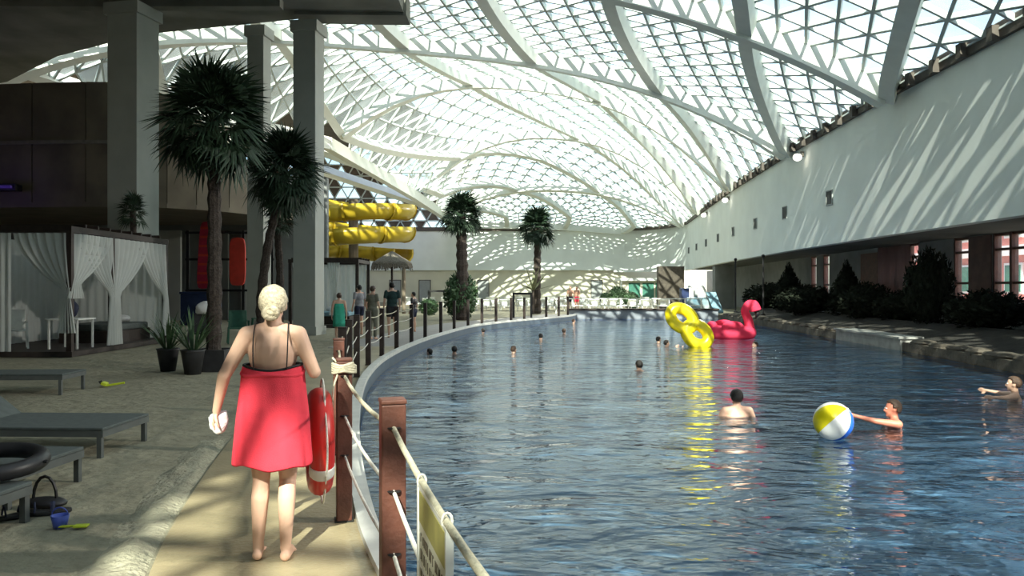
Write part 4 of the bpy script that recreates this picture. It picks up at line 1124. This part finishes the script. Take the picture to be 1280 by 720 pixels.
for z in (1.5, 2.9, 4.1): MB().bbox(-1.5, 2.5, -0.05, 0.05, z-0.05, z+0.05).build('rail', M_black, rack)
board(254, 276, 360, 17, 34.3, M_redpink, 'crimson ladder like float propped behind the tall palm', 7, 0.06)
board(297, 296, 356, 20, 34.3, M_redboard, 'bright red board hanging upright behind the palms')
q = A(255, 386, 33.8)
bb = tag(empty('storage_box', (q.x, 33.5, -0.012)), 'dark blue plastic storage box under the crimson float', 'box')
MB().bbox(-0.75, 0.75, -0.4, 0.4, 0, 1.35).build('box_body', M_blue_box, bb, bevel=0.03); MB().bbox(-0.78, 0.78, -0.43, 0.43, 1.35, 1.45).build('lid', M_blue_box, bb, bevel=0.02)
mb = MB(); mb.ell((0,0,0), (0.28, 0.2, 0.22), 14, 10); me = mb.mesh('towel')
for v in me.vertices: v.co *= 1+0.25*mnoise.noise(v.co*7); v.co.z = max(-0.12, v.co.z)
q = G(252, 436); 
armchair((q.x, q.y, -0.012), 0.2, M_pot, 'dark plastic chair with a white towel on its back')
o = link('towel', me, M_white_cloth, None, True); o.location = (q.x, q.y+0.33, 1.03); tag(o, 'crumpled white towel thrown over the dark chair', 'towel')
for k, (px, w_) in enumerate(((213, 1.1), (318, 1.3), (275, 0.9))):
    c = A(px, HOR, 38.7); pn = MB().bbox(-w_/2, w_/2, -0.1, 0.1, 0, 4.6).build('rear_panel', M_concrete if k != 2 else M_dark_plaster, loc=(c.x, 38.7, -0.1), bevel=0.02)
    struct(pn, ['pale flat panel on the rear wall past the cabana', 'pale flat panel on the rear wall between palm trunks', 'dark flat panel on the rear wall between red boards'][k], 'panel')

# ------------------------------------------------------------------ people
def remesh(mb, name, voxel, m_, parent, smooth_it=5):
    me = mb.mesh(name); tmp = bpy.data.objects.new(name+'_tmp', me); COL.objects.link(tmp)
    r = tmp.modifiers.new('r', 'REMESH'); r.mode = 'VOXEL'; r.voxel_size = voxel; r.use_smooth_shade = True
    s_ = tmp.modifiers.new('s', 'SMOOTH'); s_.factor = 0.5; s_.iterations = smooth_it
    dg = bpy.context.evaluated_depsgraph_get(); ev = tmp.evaluated_get(dg)
    out = bpy.data.meshes.new_from_object(ev); out.name = name
    bpy.data.objects.remove(tmp); bpy.data.meshes.remove(me)
    out.materials.clear()
    return link(name, out, m_, parent, True)
def hand(mb, wrist, d, palmn, side, s_=1.0, curl=0.5, thick=1.0):
    d = Vector(d).normalized(); pn = Vector(palmn); pn = (pn-d*pn.dot(d)).normalized(); lat_ = d.cross(pn).normalized()*side
    w = Vector(wrist)
    for k in (-1, 0, 1): mb.cap(w+d*0.02*s_+lat_*0.012*k*s_, 0.017*s_, w+d*0.085*s_+lat_*0.024*k*s_, 0.014*s_, 8)
    for k, (l, o_) in enumerate(((0.062, -1.5), (0.074, -0.5), (0.068, 0.5), (0.050, 1.5))):
        b0 = w+d*0.088*s_+lat_*(o_*0.019*s_); r_ = 0.0088*s_*thick
        a1 = curl*0.8; a2 = curl*1.8
        p1 = b0+(d*math.cos(a1)+pn*math.sin(a1))*l*0.55*s_; p2 = p1+(d*math.cos(a2)+pn*math.sin(a2))*l*0.5*s_
        mb.cap(b0, r_, p1, r_*0.95, 8); mb.cap(p1, r_*0.95, p2, r_*0.8, 8)
    t0 = w+d*0.03*s_-lat_*0.028*s_; t1 = t0+(d*0.6-lat_*0.7+pn*0.35).normalized()*0.04*s_; t2 = t1+(d*0.85+pn*0.5-lat_*0.1).normalized()*0.032*s_
    mb.cap(t0, 0.013*s_, t1, 0.011*s_*thick, 8); mb.cap(t1, 0.011*s_*thick, t2, 0.009*s_*thick, 8)
def person(loc, rz, label, H=1.7, skin=None, hair=None, voxel=0.02, fem=False, arms=None, legs=None, head_turn=0.0, bun=False, clothes=(), hair_long=False, hat=None, bald=False, group=None, name='person'):
    s_ = H/1.7; e = tag(empty(name, loc, rz), label, 'person', group); e.scale = (s_, s_, s_)
    skin = skin or M_skin; hair = hair or M_hair_dark
    J = dict(hipL=(-.09,0,.90), kneeL=(-.095,.015,.49), ankL=(-.095,-.015,.085), hipR=(.09,0,.90), kneeR=(.095,.015,.49), ankR=(.095,-.015,.085),
             shL=(-.175,-.01,1.405), elL=(-.235,-.03,1.13), wrL=(-.25,.05,.90), shR=(.175,-.01,1.405), elR=(.235,-.03,1.13), wrR=(.25,.05,.90))
    if fem: J['shL'] = (-.155,-.01,1.40); J['shR'] = (.155,-.01,1.40)
    for d_ in (arms or {}, legs or {}): J.update(d_)
    J = {k: Vector(v) for k, v in J.items()}
    b = MB()
    # torso
    ck = 0.92 if fem else 1.0
    b.ell((0, 0, 1.28), (.165*ck, .108, .17)); b.ell((0, .005, 1.10), (.142*(1.02 if fem else 1), .102, .16)); b.ell((0, -.008, .955), (.172 if fem else .158, .122, .135))
    b.ell((0, 0, 1.37), (.15*ck, .085, .08))
    for sd in ('L', 'R'):
        sg = -1 if sd == 'L' else 1
        b.cap((sg*.06, -.012, 1.425), .05, J['sh'+sd], .056)
        b.cap(J['sh'+sd], .055, J['el'+sd], .040); b.cap(J['el'+sd], .041, J['wr'+sd], .026)
        dirn = (J['wr'+sd]-J['el'+sd]).normalized()
        hand(b, J['wr'+sd], dirn, (-sg, 0.2, 0.0), sg, 1.0, 0.55, 1.0 if voxel < 0.012 else 1.4)
        b.cap(J['hip'+sd]+Vector((0, -.02, .02)), .095, J['hip'+sd].lerp(J['knee'+sd], 0.5), .078); b.cap(J['hip'+sd].lerp(J['knee'+sd], 0.5), .078, J['knee'+sd], .055)
        ca = J['knee'+sd].lerp(J['ank'+sd], 0.3)+Vector((0, -.02, 0))
        b.cap(J['knee'+sd], .053, ca, .056); b.cap(ca, .056, J['ank'+sd], .034)
        an = J['ank'+sd]; fz = an.z-.085
        b.cap(an+Vector((0, -.025, -.055)), .034, an+Vector((sg*.012, .12, -.060)), .030); b.cap(an+Vector((0, 0, -.01)), .036, an+Vector((sg*.005, .07, -.045)), .032)
        for q_ in range(5):
            b.cap(an+Vector((sg*(.012-.028+.014*q_), .12, -.068)), .012, an+Vector((sg*(.012-.032+.016*q_), .165-.008*q_, -.072)), .010, 6)
    # neck, head
    hd = Matrix.Rotation(head_turn, 3, 'Z'); hc = Vector((0, .015, 1.585))
    def hp(x, y, z): return hc+hd @ Vector((x, y, z))
    b.cap((0, -.012, 1.42), .058, (0, .0, 1.50), .052)
    b.ell(hp(0, -.008, .018), (.074, .094, .098), 18, 12, hd.to_4x4()); b.ell(hp(0, .022, -.035), (.058, .070, .075), 16, 10, hd.to_4x4())
    b.cap(hp(0, .088, .005), .010, hp(0, .108, -.022), .014, 8); b.cap(hp(-.012, .092, -.028), .009, hp(.012, .092, -.028), .009, 8)
    b.ell(hp(0, .080, -.058), (.024, .012, .009), 10, 6, hd.to_4x4()); b.ell(hp(0, .070, -.092), (.025, .02, .02), 10, 6)
    for sg in (-1, 1): b.ell(hp(sg*.076, -.002, -.005), (.011, .020, .032), 10, 8, hd.to_4x4())
    remesh(b, 'body', voxel, skin, e)
    for sg in (-1, 1): MB().ell(hp(sg*.030, .082, .008), (.013, .010, .009), 10, 6).build('eye', M_eye, e, smooth=True)
    if not bald:
        h = MB(); h.ell((0, 0, 0), (.085, .106, .106), 26, 18)
        me = h.mesh('hair')
        bm = bmesh.new(); bm.from_mesh(me)
        dl = [v for v in bm.verts if (v.co.y > .045 and v.co.z < .055) or (v.co.y > -.02 and v.co.z < -.012) or v.co.z < (-.075)]
        bmesh.ops.delete(bm, geom=dl, context='VERTS')
        for v in bm.verts: v.co *= 1+0.05*mnoise.noise(v.co*30)
        bm.to_mesh(me); bm.free()
        o = link('hair', me, hair, e, True); o.location = hp(0, -.010, .020); o.rotation_euler.z = head_turn
        so = o.modifiers.new('thick', 'SOLIDIFY'); so.thickness = 0.012; so.offset = 0
        if hair_long:
            MB().tube([hp(0, -.085, .04), hp(0, -.105, -.04), hp(0, -.095, -.14), hp(0, -.10, -.24)], [.06, .07, .06, .025], 10, flat=0.6).build('hair_length', hair, e, smooth=True)
        if bun:
            k_ = [hp(0.035*math.cos(a), -.115-.012*math.sin(a*2), -.045+0.03*math.sin(a)) for a in [2*PI*k/16 for k in range(16)]]
            MB().tube(k_, .022, 8, closed=True).build('hair_bun', hair, e, smooth=True)
            MB().ell(hp(0, -.118, -.045), (.03, .025, .028)).build('hair_knot', hair, e, smooth=True)
    # clothes
    for c in clothes:
        if c[0] == 'trunks':
            m_ = MB(); m_.ell((0, -.008, .955), (.172, .132, .12)); 
            for sd in ('L', 'R'): m_.cap(J['hip'+sd]+Vector((0, -.02, .02)), .106, J['hip'+sd].lerp(J['knee'+sd], 0.5), .092)
            remesh(m_, 'swim_trunks', voxel, c[1], e)
        if c[0] == 'shirt':
            m_ = MB(); m_.ell((0, 0, 1.28), (.182*ck, .125, .175)); m_.ell((0, .005, 1.10), (.162, .12, .17)); m_.ell((0, -.008, .97), (.175, .132, .10)); m_.ell((0, 0, 1.38), (.162*ck, .097, .075))
            for sd in ('L', 'R'): m_.cap(J['sh'+sd], .068, J['sh'+sd].lerp(J['el'+sd], 0.6), .058)
            remesh(m_, 'shirt', voxel, c[1], e)
        if c[0] == 'pants':
            m_ = MB(); m_.ell((0, -.008, .955), (.176, .135, .12))
            for sd in ('L', 'R'): m_.cap(J['hip'+sd]+Vector((0, -.02, .02)), .108, J['knee'+sd], .075); m_.cap(J['knee'+sd], .073, J['ank'+sd]+Vector((0, 0, .04)), .06)
            remesh(m_, 'trousers', voxel, c[1], e)
        if c[0] == 'towel':
            m_ = MB(); prof = [(1.34, .165, .118), (1.2, .185, .135), (1.05, .185, .14), (.9, .195, .155), (.7, .205, .16), (.55, .215, .165)]
            P = []; n = 40
            for z, a_, b_ in prof:
                for k in range(n):
                    t = 2*PI*k/n; f_ = 1+0.03*math.sin(7*t+z*5); P.append((a_*f_*math.cos(t), b_*f_*math.sin(t), z))
            F = [(i*n+k, i*n+(k+1) % n, (i+1)*n+(k+1) % n, (i+1)*n+k) for i in range(len(prof)-1) for k in range(n)]
            o = m_.add(P, F).build('towel_wrap', c[1], e, smooth=True, fixn=True); so = o.modifiers.new('t', 'SOLIDIFY'); so.thickness = 0.012
    return e

# the woman in the coral wrap
WY = 4.54; wl_ = A(340, 697, WY)
woman = person((wl_.x, WY+0.02, 0.006), math.radians(9), 'woman in a coral red wrap walking barefoot with a white cloth in hand', H=1.6, skin=M_skin, hair=M_hair_blond, voxel=0.0075, fem=True, bun=True,
    arms=dict(elL=(-.285,-.05,1.15), wrL=(-.345,.02,.925), elR=(.255,-.01,1.16), wrR=(.20,.22,1.22)),
    legs=dict(kneeL=(-.075,.03,.49), ankL=(-.085,-.03,.09), kneeR=(.085,.04,.49), ankR=(.085,-.06,.085), hipL=(-.09,0,.90), hipR=(.09,0,.90)))
wrap_prof = [(1.205, .178, .122), (1.16, .184, .130), (1.08, .190, .136), (.98, .200, .146), (.88, .212, .158), (.76, .220, .166), (.66, .228, .172), (.585, .233, .176)]
n = 96; P = []
for zi, (z, a_, b_) in enumerate(wrap_prof):
    k2 = zi/(len(wrap_prof)-1)
    for k in range(n):
        t = 2*PI*k/n
        f_ = 1+(0.004+0.028*k2)*math.sin(6*t+1.2+0.6*math.sin(2*t))+(0.006+0.01*k2)*math.sin(13*t+z*6)
        zz = z+(0.012*math.sin(2*t+0.5)+0.012*math.sin(5*t) if zi == len(wrap_prof)-1 else 0)-(0.028*max(0, -math.sin(t))**3 if zi == 0 else 0)
        P.append((a_*f_*math.cos(t), b_*f_*math.sin(t)-0.004, zz))
F = [(i*n+k, i*n+(k+1) % n, (i+1)*n+(k+1) % n, (i+1)*n+k) for i in range(len(wrap_prof)-1) for k in range(n)]
o = MB().add(P, F).build('wrap_dress', M_dress, woman, smooth=True, fixn=True)
so = o.modifiers.new('t', 'SOLIDIFY'); so.thickness = 0.008; so.offset = 1
ss = o.modifiers.new('s', 'SUBSURF'); ss.levels = 1; ss.render_levels = 1
# rolled top fold
MB().tube([(.186*math.cos(2*PI*k/60), .132*math.sin(2*PI*k/60)-.004, 1.165+0.012*math.sin(2*PI*k/60*3)-(0.02*max(0, -math.sin(2*PI*k/60))**3)) for k in range(60)], 0.013, 8, closed=True).build('wrap_fold', M_dress, woman, smooth=True)
MB().tube([(.176*math.cos(2*PI*k/60), .119*math.sin(2*PI*k/60)-.004, 1.212-(0.030*max(0, -math.sin(2*PI*k/60))**3)) for k in range(60)], 0.009, 8, closed=True).build('bikini_band', M_strap, woman, smooth=True)
for sg in (-1, 1):
    MB().tube(catmull([(sg*.098, -.118, 1.19), (sg*.102, -.119, 1.28), (sg*.103, -.100, 1.38), (sg*.100, -.055, 1.462), (sg*.098, .0, 1.473), (sg*.09, .07, 1.40), (sg*.085, .118, 1.28)], 5), 0.0065, 6, flat=0.6).build('bikini_strap', M_strap, woman, smooth=True)
wh = A(272, 527, WY)
mb = MB(); mb.ell((0,0,0), (0.058, 0.05, 0.066), 22, 16); me = mb.mesh('cloth')
for v in me.vertices: v.co *= 1+0.30*mnoise.noise(v.co*28)+0.12*mnoise.noise(v.co*70)
o = link('crumpled_cloth', me, M_white_cloth, None, True); o.location = wh+Vector((0.0, 0.03, 0)); tag(o, 'crumpled white cloth held in the walking woman\'s hand', 'cloth')

# swimmers standing in the pool
def swim(px, py, label, H, rz=0.0, hair=None, skin=None, arms=None, vox=0.02, dz=0.0, head=0.0, bald=False, long_=False, group=None):
    q = G(px, py, WATER_Z)
    low = dict(elL=(-.30,.05,1.16), wrL=(-.33,.28,1.08), elR=(.30,.05,1.16), wrR=(.33,.28,1.08))
    return person((q.x, q.y, POOL_Z+dz), rz, label, H=H, skin=skin or M_skin, hair=hair or M_hair_dark, voxel=vox, arms=arms or low, head_turn=head, clothes=(('trunks', M_trunks),), bald=bald, hair_long=long_, group=group, name='swimmer')
swim(921, 519, 'dark haired swimmer with pale shoulders turned away, near the beach ball', 1.73, 0.0, vox=0.014)
swim(1117, 532, 'sunburnt swimmer stretching an arm towards the beach ball', 1.70, math.radians(80), M_hair_brown, M_skin_red, arms=dict(elL=(-.17,.27,1.44), wrL=(-.10,.50,1.49), elR=(.34,.05,1.2), wrR=(.36,.3,1.2)), vox=0.014)
swim(1268, 500, 'pale shouldered swimmer by the stone pool border', 1.74, math.radians(60), M_hair_brown, arms=dict(elL=(-.38,.15,1.40), wrL=(-.55,.30,1.42), elR=(.38,.15,1.38), wrR=(.5,.35,1.40)), vox=0.016)
swim(799, 462, 'dark haired swimmer alone in the middle of the pool', 1.57, 0.3, bald=False)
swim(568, 441, 'dark haired swimmer with back turned over the bright pool patch', 1.56, 0.2, skin=M_skin_tan)
swim(642, 440, 'swimmer with arm raised out of the water beyond the bright patch', 1.54, -0.8, M_hair_brown, arms=dict(elL=(-.36,.20,1.36), wrL=(-.40,.34,1.52), elR=(.4,.1,1.22), wrR=(.45,.3,1.25)))
swim(537, 441, 'swimmer low in the water beside the curb', 1.49, 1.0, dz=0.0)
swim(676, 423, 'dark head of a swimmer facing the far palms', 1.55, 0.0)
swim(705, 416, 'swimmer in the sparkling water off the fence curve', 1.55, -0.6, M_hair_brown, skin=M_skin_tan)
swim(604, 415, 'swimmer hugging the curb below the bushy palm', 1.53, 0.4)
swim(717, 403, 'swimmer at the far end of the pool by the last fence post', 1.57, -1.2, M_hair_brown)
swim(823, 427, 'swimmer behind the yellow double float', 1.55, -1.0)
swim(833, 432, 'swimmer with hand on the yellow double float', 1.55, -1.3, arms=dict(elL=(-.3,.2,1.36), wrL=(-.2,.45,1.46), elR=(.25,.25,1.36), wrR=(.15,.5,1.45)))
swim(944, 432, 'pale swimmer trailing the pink flamingo', 1.5, 1.6, M_hair_brown, M_skin)

# standing people by the fence
def stander(px, py, Y, label, H, rz, clothes, hair=None, **k):
    q = A(px, HOR, Y); return person((q.x, Y, 0.0), rz, label, H=H, hair=hair, clothes=clothes, **k)
stander(490, 0, 24.8, 'man in a dark green shirt standing behind the fence', 1.78, 0.3, (('shirt', M_shirt_dark), ('trunks', M_black_rubber)))
stander(466, 0, 24.0, 'person in an olive shirt beside the man in dark green', 1.66, -0.4, (('shirt', M_shirt_olive), ('pants', M_shirt_olive)), M_hair_brown, fem=True)
stander(449, 0, 26.5, 'person in a grey lilac shirt near the small cabana', 1.70, 0.8, (('shirt', M_shirt_grey), ('trunks', M_trunks)), M_hair_dark)
stander(424, 0, 22.5, 'person wrapped in a bright teal towel by the small cabana', 1.45, 0.2, (('towel', M_teal),), M_hair_brown)
stander(517, 0, 28.0, 'person in dark swimwear beside the first far fence posts', 1.45, 1.2, (('shirt', M_black_rubber), ('trunks', M_trunks)), M_hair_dark)
stander(713, 0, 52.0, 'person standing on the far deck beside the last fence post', 1.72, 2.8, (('trunks', M_trunks),), M_hair_brown, skin=M_skin_tan)
stander(721, 0, 53.0, 'second person on the far deck in red swimwear', 1.70, 2.4, (('trunks', M_redpink),), M_hair_brown, skin=M_skin_tan)

# ------------------------------------------------------------------ floats and ball
ball = tag(empty('beach_ball', (3.94, 9.42, WATER_Z-0.02), 0), 'yellow white and blue beach ball floating on the pool', 'beach ball')
BR = 0.235
tilt = Matrix.Rotation(math.radians(38), 3, 'Y') @ Matrix.Rotation(math.radians(25), 3, 'X')
gc = [M_ball_white, M_ball_blue, M_ball_red, M_ball_white, M_ball_yellow, M_ball_white]
cols_ = [M_ball_white, M_ball_blue, M_ball_white, M_ball_red, M_ball_white, M_ball_yellow]
for g in range(6):
    mb = MB(); nu, nv = 8, 20; P = []
    for j in range(nv+1):
        ph = -PI/2+PI*j/nv
        for i in range(nu+1):
            th = (g+i/nu)*PI/3+math.radians(-118)
            P.append(tilt @ Vector((BR*math.cos(ph)*math.cos(th), BR*math.cos(ph)*math.sin(th), BR*math.sin(ph)))+Vector((0, 0, BR)))
    F = [(j*(nu+1)+i, j*(nu+1)+i+1, (j+1)*(nu+1)+i+1, (j+1)*(nu+1)+i) for j in range(nv) for i in range(nu)]
    mb.add(P, F).build('gore', cols_[g], ball, smooth=True)
for sg in (-1, 1):
    c = tilt @ Vector((0, 0, sg*BR))+Vector((0, 0, BR))
    MB().ell(c*0.985+Vector((0, 0, BR*0.015)), (0.016, 0.016, 0.016)).build('pole_cap', M_ball_white, ball, smooth=True)

yf = tag(empty('double_float', (5.62, 24.4, WATER_Z-0.08)), 'yellow figure eight double ring float tipped up on edge', 'float')
def lobe(cx, cz, sx, sz, r, parent, m_, name, rot):
    P = []
    for k in range(40):
        a = 2*PI*k/40; x = cx+sx*math.cos(a)*math.cos(rot)-sz*math.sin(a)*math.sin(rot); z = cz+sx*math.cos(a)*math.sin(rot)+sz*math.sin(a)*math.cos(rot)
        P.append((x, 0.22*(z-0.6), z))
    return MB().tube(P, r, 14, closed=True).build(name, m_, parent, smooth=True)
lobe(-0.20, 0.96, 0.40, 0.285, 0.185, yf, M_yellow_float, 'upper_ring', math.radians(-38))
lobe(0.25, 0.46, 0.38, 0.285, 0.185, yf, M_yellow_float, 'lower_ring', math.radians(-38))
MB().ell((0.03, 0.0, 0.70), (0.22, 0.15, 0.18)).build('bridge', M_yellow_float, yf, smooth=True)
MB().tube([(-0.5, -0.2, 1.0), (-0.54, -0.24, 1.02)], 0.02, 8).build('valve', M_yellow_float, yf)

fl_ = tag(empty('flamingo_float', (8.35, 28.8, WATER_Z-0.06)), 'pink inflatable flamingo ring with a curved neck and dark beak', 'float')
MB().tube([(0.66*math.cos(2*PI*k/40)-0.12, 0.55*math.sin(2*PI*k/40), 0.25) for k in range(40)], 0.25, 14, closed=True).build('ring_body', M_pink_float, fl_, smooth=True)
nk = catmull([(0.52, -0.2, 0.35), (0.42, -0.25, 0.75), (0.30, -0.28, 1.05), (0.42, -0.30, 1.30), (0.62, -0.30, 1.28), (0.70, -0.30, 1.08)], 6)
MB().tube(nk, [0.19-0.045*math.sin(PI*k/(len(nk)-1))+(0.02 if k > 22 else 0) for k in range(len(nk))], 12).build('neck', M_pink_float, fl_, smooth=True)
MB().ell((0.62, -0.30, 1.22), (0.19, 0.16, 0.2)).build('head', M_pink_float, fl_, smooth=True)
MB().tube([(0.72, -0.30, 1.06), (0.76, -0.30, 0.92), (0.70, -0.30, 0.80)], [0.10, 0.08, 0.03], 10).build('beak', M_black_rubber, fl_, smooth=True)
for sg in (-1, 1): MB().ell((-0.25, sg*0.62, 0.48), (0.42, 0.10, 0.22)).build('wing', M_pink_float, fl_, smooth=True)
MB().ell((-0.85, 0, 0.45), (0.22, 0.2, 0.22)).build('tail', M_pink_float, fl_, smooth=True)

# ------------------------------------------------------------------ far beach: white loungers, frames, kiosk, play structure
proto = None; rg = random.Random(31)
spots = []
for row, (Y, xs) in enumerate(((55, [-5.5+1.25*k for k in range(14)]), (62, [-8+1.3*k for k in range(16)]), (70, [-9+1.4*k for k in range(16)]))):
    for x in xs: spots.append((x+rg.uniform(-0.15, 0.15), Y+rg.uniform(-0.5, 0.5), PI/2+rg.uniform(-0.25, 0.25)))
for i, (x, y, a) in enumerate(spots):
    if proto is None:
        proto = lounger((x, y, -0.012), a, 'white lounger in the rows before the far cream wall', h=0.38, ang=42, cushion=M_lounger_white, frame=M_lounger_white, group='white loungers before the far wall'); continue
    copy_tree(proto, None, (x, y, -0.012), a)
def steel_arch(p0, p1, Y, H, label):
    e = tag(empty('steel_arch', ((p0+p1)/2, Y, -0.01)), label, 'frame'); w = (p1-p0)/2
    for sg in (-1, 1): MB().bbox(sg*w-0.06, sg*w+0.06, -0.06, 0.06, 0, H).build('upright', M_black, e)
    MB().bbox(-w-0.06, w+0.06, -0.06, 0.06, H, H+0.12).build('crossbar', M_black, e)
    return e
steel_arch(A(642, 0, 41).x, A(664, 0, 41).x, 41.0, 1.25, 'small black steel arch behind the fence under the slender palm')
steel_arch(A(536, 0, 49).x, A(561, 0, 49).x, 49.0, 1.35, 'small black steel arch beside the bushy palm')
# kiosk
kc = A(808, 0, 74)
kk = tag(empty('kiosk', (kc.x, 74, -0.01)), 'white roofed kiosk with green glass panels at the far corner', 'kiosk')
MB().bbox(-2.3, 2.3, -0.1, 2.2, 0, 2.3).build('body', M_cream, kk)
MB().bbox(-2.7, 2.7, -0.6, 2.5, 2.3, 2.55).build('roof', M_lounger_white, kk)
for x in (-1.2, 0.15, 1.4):
    p_ = MB().bbox(x-0.55, x+0.55, -0.16, -0.1, 0.5, 2.1).build('glass_panel', M_green_glass, kk)
for x in (-2.5, 2.5): MB().bbox(x-0.06, x+0.06, -0.5, -0.38, 0, 2.3).build('post', M_lounger_white, kk)
# planting near the kiosk
for px, Y, sc, lab in ((772, 66, 0.8, 'leafy plant beside the kiosk in the sunlight'), (757, 68, 0.55, 'small leafy plant near the sunlit grey door'), (789, 58.6, 0.6, 'low leafy plant in front of the kiosk')):
    c = A(px, 0, Y); shrub((c.x, Y, -0.01), (sc, sc, sc*1.1), SH_G, lab)
# far deck rails
rl = tag(empty('deck_railing', (7.4, 48.6, -0.01)), 'pale low railing on the deck behind the pool end', 'railing')
for k in range(10): MB().bbox(-4.6+k*1.02-0.04, -4.6+k*1.02+0.04, -0.04, 0.04, 0, 0.95).build('baluster', M_lounger_white, rl)
for z in (0.5, 0.93): MB().bbox(-4.7, 4.7, -0.03, 0.03, z-0.03, z+0.03).build('rail', M_lounger_white, rl)
# blue play structure
pc = A(874, 0, 50)
ps = tag(empty('play_slide', (pc.x, 50, -0.01)), 'blue and white children\'s play structure with arches and a short slide', 'play structure')
MB().bbox(-0.9, 0.9, -0.5, 0.7, 0, 1.0).build('platform', M_mural, ps, bevel=0.05)
for x in (-0.6, 0.1):
    MB().tube([(x+0.3*math.cos(PI*k/12), -0.1, 1.0+0.75*math.sin(PI*k/12)) for k in range(13)], 0.09, 8).build('arch', M_lounger_white, ps, smooth=True)
MB().add([(0.35,-0.45,1.35),(0.95,-0.45,1.35),(1.25,-1.2,0.1),(0.65,-1.2,0.1),(0.35,-0.45,1.27),(0.95,-0.45,1.27),(1.25,-1.2,0.02),(0.65,-1.2,0.02)], [(0,1,2,3),(7,6,5,4),(0,4,5,1),(1,5,6,2),(2,6,7,3),(3,7,4,0)]).build('chute', M_bluegrey, ps)
MB().bbox(-1.2, -0.7, -0.3, 0.4, 0, 1.6).build('tower', M_blue_box, ps, bevel=0.05)
# far right brown wall blocks under the overhang
for px, w_, m_, lab in ((905, 1.6, M_grey_plaster, 'grey pier standing behind the play structure'), (838, 2.0, M_stone, 'olive brown shed block past the yellow float')):
    c = A(px, 0, 60); o = MB().bbox(-w_/2, w_/2, -0.4, 0.4, 0, 3.3).build('pier', m_, loc=(c.x, 60, -0.01), bevel=0.03); struct(o, lab, 'pier')
